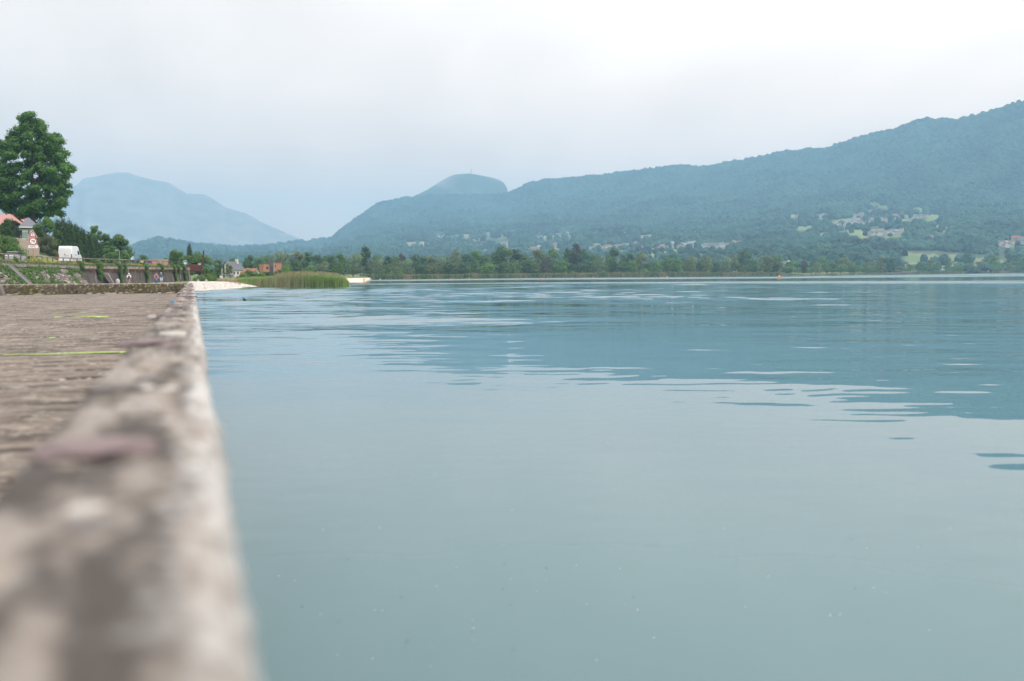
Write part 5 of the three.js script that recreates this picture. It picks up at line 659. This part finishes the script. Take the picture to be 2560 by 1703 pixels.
{
  const R = rng(88), im = new THREE.InstancedMesh(new THREE.IcosahedronGeometry(1, 0), mat(1, 1, 1), 420), c = new THREE.Color();
  for (let i = 0; i < 420; i++) { const r = 4.5 * Math.pow(9, R()), a = (-1 + 46 * R()) * Math.PI / 180, s = 0.0018 + 0.0028 * R(), t = R() < 0.5 ? 0.55 : 0.03; im.setMatrixAt(i, M4.makeScale(s * 1.4, s * 0.5, s).setPosition(0.3 + r * Math.sin(a), 0.004, -r * Math.cos(a))); im.setColorAt(i, c.setRGB(t, t * 0.95, t * 0.8)); }
  im.name = 'floating_specks'; im.userData.kind = 'stuff'; info(shade(im), 'tiny seeds and specks floating on the calm near water', 'specks'); scene.add(im);
}
// ---------- people and animals ----------
function sdf(caps, k, res) {
  const lo = new THREE.Vector3(1e9, 1e9, 1e9), hi = lo.clone().negate(); for (const [a, b, r, q] of caps) for (const [p, s] of [[a, r], [b, q]]) { lo.min(new THREE.Vector3(p[0] - s, p[1] - s, p[2] - s)); hi.max(new THREE.Vector3(p[0] + s, p[1] + s, p[2] + s)); }
  const c = lo.clone().add(hi).multiplyScalar(0.5), half = Math.max(hi.x - lo.x, hi.y - lo.y, hi.z - lo.z) * 0.56, mc = new MarchingCubes(res, mat(1, 1, 1), false, false, 60000), n = mc.size; mc.isolation = 0;
  for (let z = 0, o = 0; z < n; z++) for (let y = 0; y < n; y++) for (let x = 0; x < n; x++, o++) {
    const X = c.x + (x - n / 2) / (n / 2) * half, Y = c.y + (y - n / 2) / (n / 2) * half, Z = c.z + (z - n / 2) / (n / 2) * half; let d = 9;
    for (const [a, b, r, q] of caps) { const ux = b[0] - a[0], uy = b[1] - a[1], uz = b[2] - a[2], l = ux * ux + uy * uy + uz * uz, t = l ? clamp(((X - a[0]) * ux + (Y - a[1]) * uy + (Z - a[2]) * uz) / l) : 0, e = Math.hypot(X - a[0] - ux * t, Y - a[1] - uy * t, Z - a[2] - uz * t) - lerp(r, q, t), hh = clamp(0.5 + 0.5 * (d - e) / k); d = lerp(d, e, hh) - k * hh * (1 - hh); }
    mc.field[o] = -d;
  }
  mc.update(); const m = mc.count, P = new Float32Array(m * 3), N = new Float32Array(m * 3); for (let i = 0; i < m; i++) for (let q = 0; q < 3; q++) { P[i * 3 + q] = mc.positionArray[i * 3 + q] * half + c.getComponent(q); N[i * 3 + q] = mc.normalArray[i * 3 + q]; }
  const g = new THREE.BufferGeometry(); g.setAttribute('position', new THREE.BufferAttribute(P, 3)); g.setAttribute('normal', new THREE.BufferAttribute(N, 3)); return g;
}
const skin = mat(0.48, 0.28, 0.20, 0.6);
function figure(label, p, turn, j, o) {                        // j: joints; faces -z
  const t = thing('person', label, 'person', p, turn, o.group), grow = (l, e) => l.map(([a, b, r, q]) => [a, b, r + e, q + e]);
  const S = (a) => [[a.chest, a.hip, 0.13, 0.13], [[a.chest[0] - 0.09, a.chest[1] + 0.02, a.chest[2]], [a.chest[0] + 0.09, a.chest[1] + 0.02, a.chest[2]], 0.11, 0.11], [[a.hip[0] - 0.07, a.hip[1], a.hip[2]], [a.hip[0] + 0.07, a.hip[1], a.hip[2]], 0.125, 0.125]];
  const arms = [['sl', 'el', 'hl'], ['sr', 'er', 'hr']].flatMap(([a, b, c]) => [[j[a], j[b], 0.055, 0.043], [j[b], j[c], 0.042, 0.03]]), fingers = ['hl', 'hr'].flatMap((h, s) => [0, 1, 2, 3, 4].map((f) => [j[h], [j[h][0] + (f - 2) * 0.012 + (f === 4 ? (s ? -0.03 : 0.03) : 0), j[h][1] - (f === 4 ? 0.05 : 0.09 - Math.abs(f - 1.5) * 0.008), j[h][2] + (f - 2) * 0.014], 0.012, 0.01])), legs = [['kl', 'al', -0.08], ['kr', 'ar', 0.08]].flatMap(([k, a, x]) => [[[j.hip[0] + x, j.hip[1] - 0.03, j.hip[2]], j[k], 0.095, 0.062], [j[k], j[a], 0.06, 0.038], [j[a], [j[a][0], j[a][1] - 0.035, j[a][2] - 0.15], 0.04, 0.032]]), head = [[j.chest, j.head, 0.06, 0.05], [j.head, [j.head[0], j.head[1] + 0.1, j.head[2] - 0.015], 0.085, 0.095]];
  part('body', sdf([...S(j), ...arms, ...fingers, ...legs, ...head, [[j.head[0], j.head[1] + 0.03, j.head[2] - 0.1], [j.head[0], j.head[1] + 0.05, j.head[2] - 0.1], 0.018, 0.014], [[j.head[0] - 0.09, j.head[1] + 0.05, j.head[2]], [j.head[0] + 0.09, j.head[1] + 0.05, j.head[2]], 0.022, 0.022]], 0.035, 72), skin, t);
  part(o.topName ?? 'shirt', sdf(grow([...S(j), arms[0], arms[2], ...(o.long ? [arms[1], arms[3]] : [])], 0.022), 0.04, 48), o.top, t);
  const leg = (f) => [[0, 'kl', 'al'], [3, 'kr', 'ar']].flatMap(([i, k, a]) => f > 0.9 ? [legs[i], legs[i + 1]] : [[legs[i][0], legs[i][1].map((v, q) => lerp(legs[i][0][q], v, f)), 0.1, 0.085]]); part(o.legName ?? 'trousers', sdf(grow([S(j)[2], ...leg(o.legLen ?? 1)], 0.024), 0.04, 48), o.bottom, t);
  part('shoes', sdf(grow([legs[2], legs[5]], 0.02), 0.02, 40), o.shoes ?? mat(0.5, 0.5, 0.5), t);
  if (o.hair) part('hair', sdf([[[j.head[0], j.head[1] + 0.12, j.head[2] + 0.01], [j.head[0], j.head[1] + 0.09, j.head[2] + 0.03], 0.105, 0.1], ...(o.longHair ? [[[j.head[0], j.head[1] + 0.06, j.head[2] + 0.06], [j.head[0] + 0.03, j.head[1] - 0.14, j.head[2] + 0.1], 0.09, 0.05]] : [])], 0.04, 36), o.hair, t);
  if (o.cap) { const c = part(o.capName ?? 'cap', new THREE.SphereGeometry(0.118, 18, 10, 0, 6.3, 0, 1.6).scale(1, 0.95, 1.08).translate(j.head[0], j.head[1] + 0.105, j.head[2]), o.cap, t); part('visor', rbx(0.15, 0.02, 0.12, 0.008, j.head[0], j.head[1] + 0.115, j.head[2] - 0.14), o.cap, c); }
  if (o.pack) { const c = part('backpack', rbx(0.3, 0.42, 0.17, 0.06, j.chest[0], j.chest[1] - 0.13, j.chest[2] + 0.22), o.pack, t); for (const s of [-1, 1]) part('strap', bx(0.045, 0.34, 0.03, j.chest[0] + s * 0.11, j.chest[1] - 0.08, j.chest[2] - 0.135), o.pack, c); }
  if (o.extra) o.extra(t); return t;
}
{
  const GY = 1.0, walk = (dir) => ({ hip: [0, 0.92, 0], chest: [0, 1.32, -0.02], head: [0, 1.52, -0.03], sl: [-0.2, 1.36, 0], sr: [0.2, 1.36, 0], el: [-0.25, 1.1, 0.04], er: [0.25, 1.1, 0.02], hl: [-0.26, 0.86, -0.06 * dir], hr: [0.26, 0.86, -0.04], kl: [-0.09, 0.5, -0.1 * dir], kr: [0.09, 0.5, 0.06 * dir], al: [-0.09, 0.08, -0.12 * dir], ar: [0.09, 0.1, 0.26 * dir] });
  const a = walk(1); a.hr = [0.40, 0.92, 0]; a.er = [0.28, 1.1, 0.02];
  const pw = pos(393.5, 163, GY), pm = pos(406, 163.5, GY), away = (p) => Math.atan2(-p.x, -p.z) + Math.PI;
  figure('woman seen from behind with crimson backpack and jeans, holding a hand', pw, away(pw) + Math.PI, a, { top: mat(0.55, 0.36, 0.33), topName: 'blouse', bottom: mat(0.05, 0.09, 0.17), hair: mat(0.38, 0.22, 0.08), longHair: true, pack: mat(0.24, 0.015, 0.07), group: undefined, extra: (t) => part('tied_shirt', sdf([[[-0.12, 0.95, 0.03], [0.12, 0.95, 0.03], 0.15, 0.15], [[0, 0.95, 0.1], [0, 0.66, 0.12], 0.12, 0.14]], 0.05, 32), mat(0.12, 0.24, 0.42), t) });
  const b = walk(-1); b.hl = [-0.40, 0.92, 0]; b.el = [-0.28, 1.1, 0.02]; const man = figure('man seen from behind in grey shirt, light blue shorts and white cap', pm, away(pm) + Math.PI, b, { top: mat(0.085, 0.10, 0.13), bottom: mat(0.36, 0.52, 0.62), legName: 'shorts', legLen: 0.85, cap: mat(0.72, 0.70, 0.68), hair: mat(0.2, 0.12, 0.07), shoes: mat(0.6, 0.55, 0.52) }); man.scale.setScalar(1.06);
  // cyclists; the figure faces -z of its group
  const bike = (label, p, turn, c) => { const t = thing('bicycle', label, 'bicycle', p, turn), fr = mat(...c, 0.4); for (const z of [-0.52, 0.5]) { const w = part('wheel', new THREE.TorusGeometry(0.33, 0.018, 8, 30).rotateY(Math.PI / 2), tyreM, t); w.position.set(0, 0.35, z); part('spokes', merge(Array.from({ length: 8 }, (_, i) => bar([0, 0, 0], [0, 0.33 * Math.cos(i * 0.785), 0.33 * Math.sin(i * 0.785)], 0.004, 0.004, 4))), rimM, w); } part('frame', merge([bar([0, 0.35, 0.5], [0, 0.3, 0.08], 0.016), bar([0, 0.3, 0.08], [0, 0.85, 0.22], 0.018), bar([0, 0.3, 0.08], [0, 0.82, -0.36], 0.02), bar([0, 0.78, 0.2], [0, 0.86, -0.36], 0.018), bar([0, 0.9, -0.37], [0, 0.35, -0.52], 0.016)]), fr, t); part('handlebar', merge([bar([-0.21, 0.93, -0.42], [0.21, 0.93, -0.42], 0.014), bar([-0.21, 0.93, -0.42], [-0.21, 0.93, -0.52], 0.014), bar([0.21, 0.93, -0.42], [0.21, 0.93, -0.52], 0.014)]), black, t); part('saddle', rbx(0.14, 0.05, 0.26, 0.02, 0, 0.9, 0.24), black, t); part('crank', new THREE.CylinderGeometry(0.09, 0.09, 0.02, 18).rotateZ(Math.PI / 2).translate(0.04, 0.3, 0.08), rimM, t); };
  const ride = { hip: [0, 0.98, 0.2], chest: [0, 1.32, -0.1], head: [0, 1.48, -0.22], sl: [-0.19, 1.34, -0.12], sr: [0.19, 1.34, -0.12], el: [-0.27, 1.1, -0.28], er: [0.27, 1.1, -0.28], hl: [-0.21, 0.96, -0.46], hr: [0.21, 0.96, -0.46], kl: [-0.11, 0.78, -0.18], kr: [0.11, 0.58, -0.12], al: [-0.11, 0.42, 0.02], ar: [0.11, 0.2, 0.04] };
  const pc = pos(325.5, 152, GY); figure('cyclist in white jersey and white helmet riding towards the quay', pc, faceCam(pc) + Math.PI, ride, { top: mat(0.66, 0.66, 0.68), topName: 'jersey', bottom: mat(0.03, 0.03, 0.035), legName: 'shorts', legLen: 0.8, cap: mat(0.75, 0.75, 0.75), capName: 'helmet', extra: (t) => part('vest', sdf([[[0, 1.24, -0.09], [0, 1.05, 0.08], 0.12, 0.12]], 0.02, 24).translate(0, -0.02, -0.06), mat(0.03, 0.03, 0.035), t) }); bike('road bicycle under the white jerseyed cyclist', pc, faceCam(pc) + Math.PI, [0.6, 0.6, 0.62]);
  [[400, 205, [0.5, 0.5, 0.52], 'cyclist in pale grey top on the road above the wall'], [406, 207, [0.03, 0.32, 0.62], 'cyclist in bright blue top on the road above the wall']].forEach(([px, D, c, label]) => { const p = wallAt(px, (D - wallD(px)) * 0.25 + 1.5, 4.37); figure(label, p, heading(px), ride, { top: mat(...c), topName: 'jersey', bottom: black, legName: 'shorts', legLen: 0.8, cap: mat(0.5, 0.5, 0.5), capName: 'helmet', long: true }); bike(label.replace('cyclist', 'bicycle of the cyclist'), p, heading(px), [0.1, 0.1, 0.1]); });
  // coot on the water
  const pd = pos(612, 86, 0), d = thing('coot', 'small black water bird swimming off the beach', 'bird', pd, 0.8); part('body', sdf([[[0, 0.05, 0.1], [0, 0.06, -0.06], 0.06, 0.075], [[0, 0.1, -0.1], [0, 0.22, -0.13], 0.035, 0.028], [[0, 0.23, -0.14], [0, 0.235, -0.15], 0.036, 0.034], [[0, 0.09, 0.14], [0, 0.12, 0.2], 0.03, 0.015]], 0.03, 36), mat(0.015, 0.015, 0.017, 0.6), d); part('bill', new THREE.ConeGeometry(0.014, 0.05, 8).rotateX(-Math.PI / 2).translate(0, 0.23, -0.205), mat(0.6, 0.56, 0.5), d);
}
renderer.render(scene, camera);
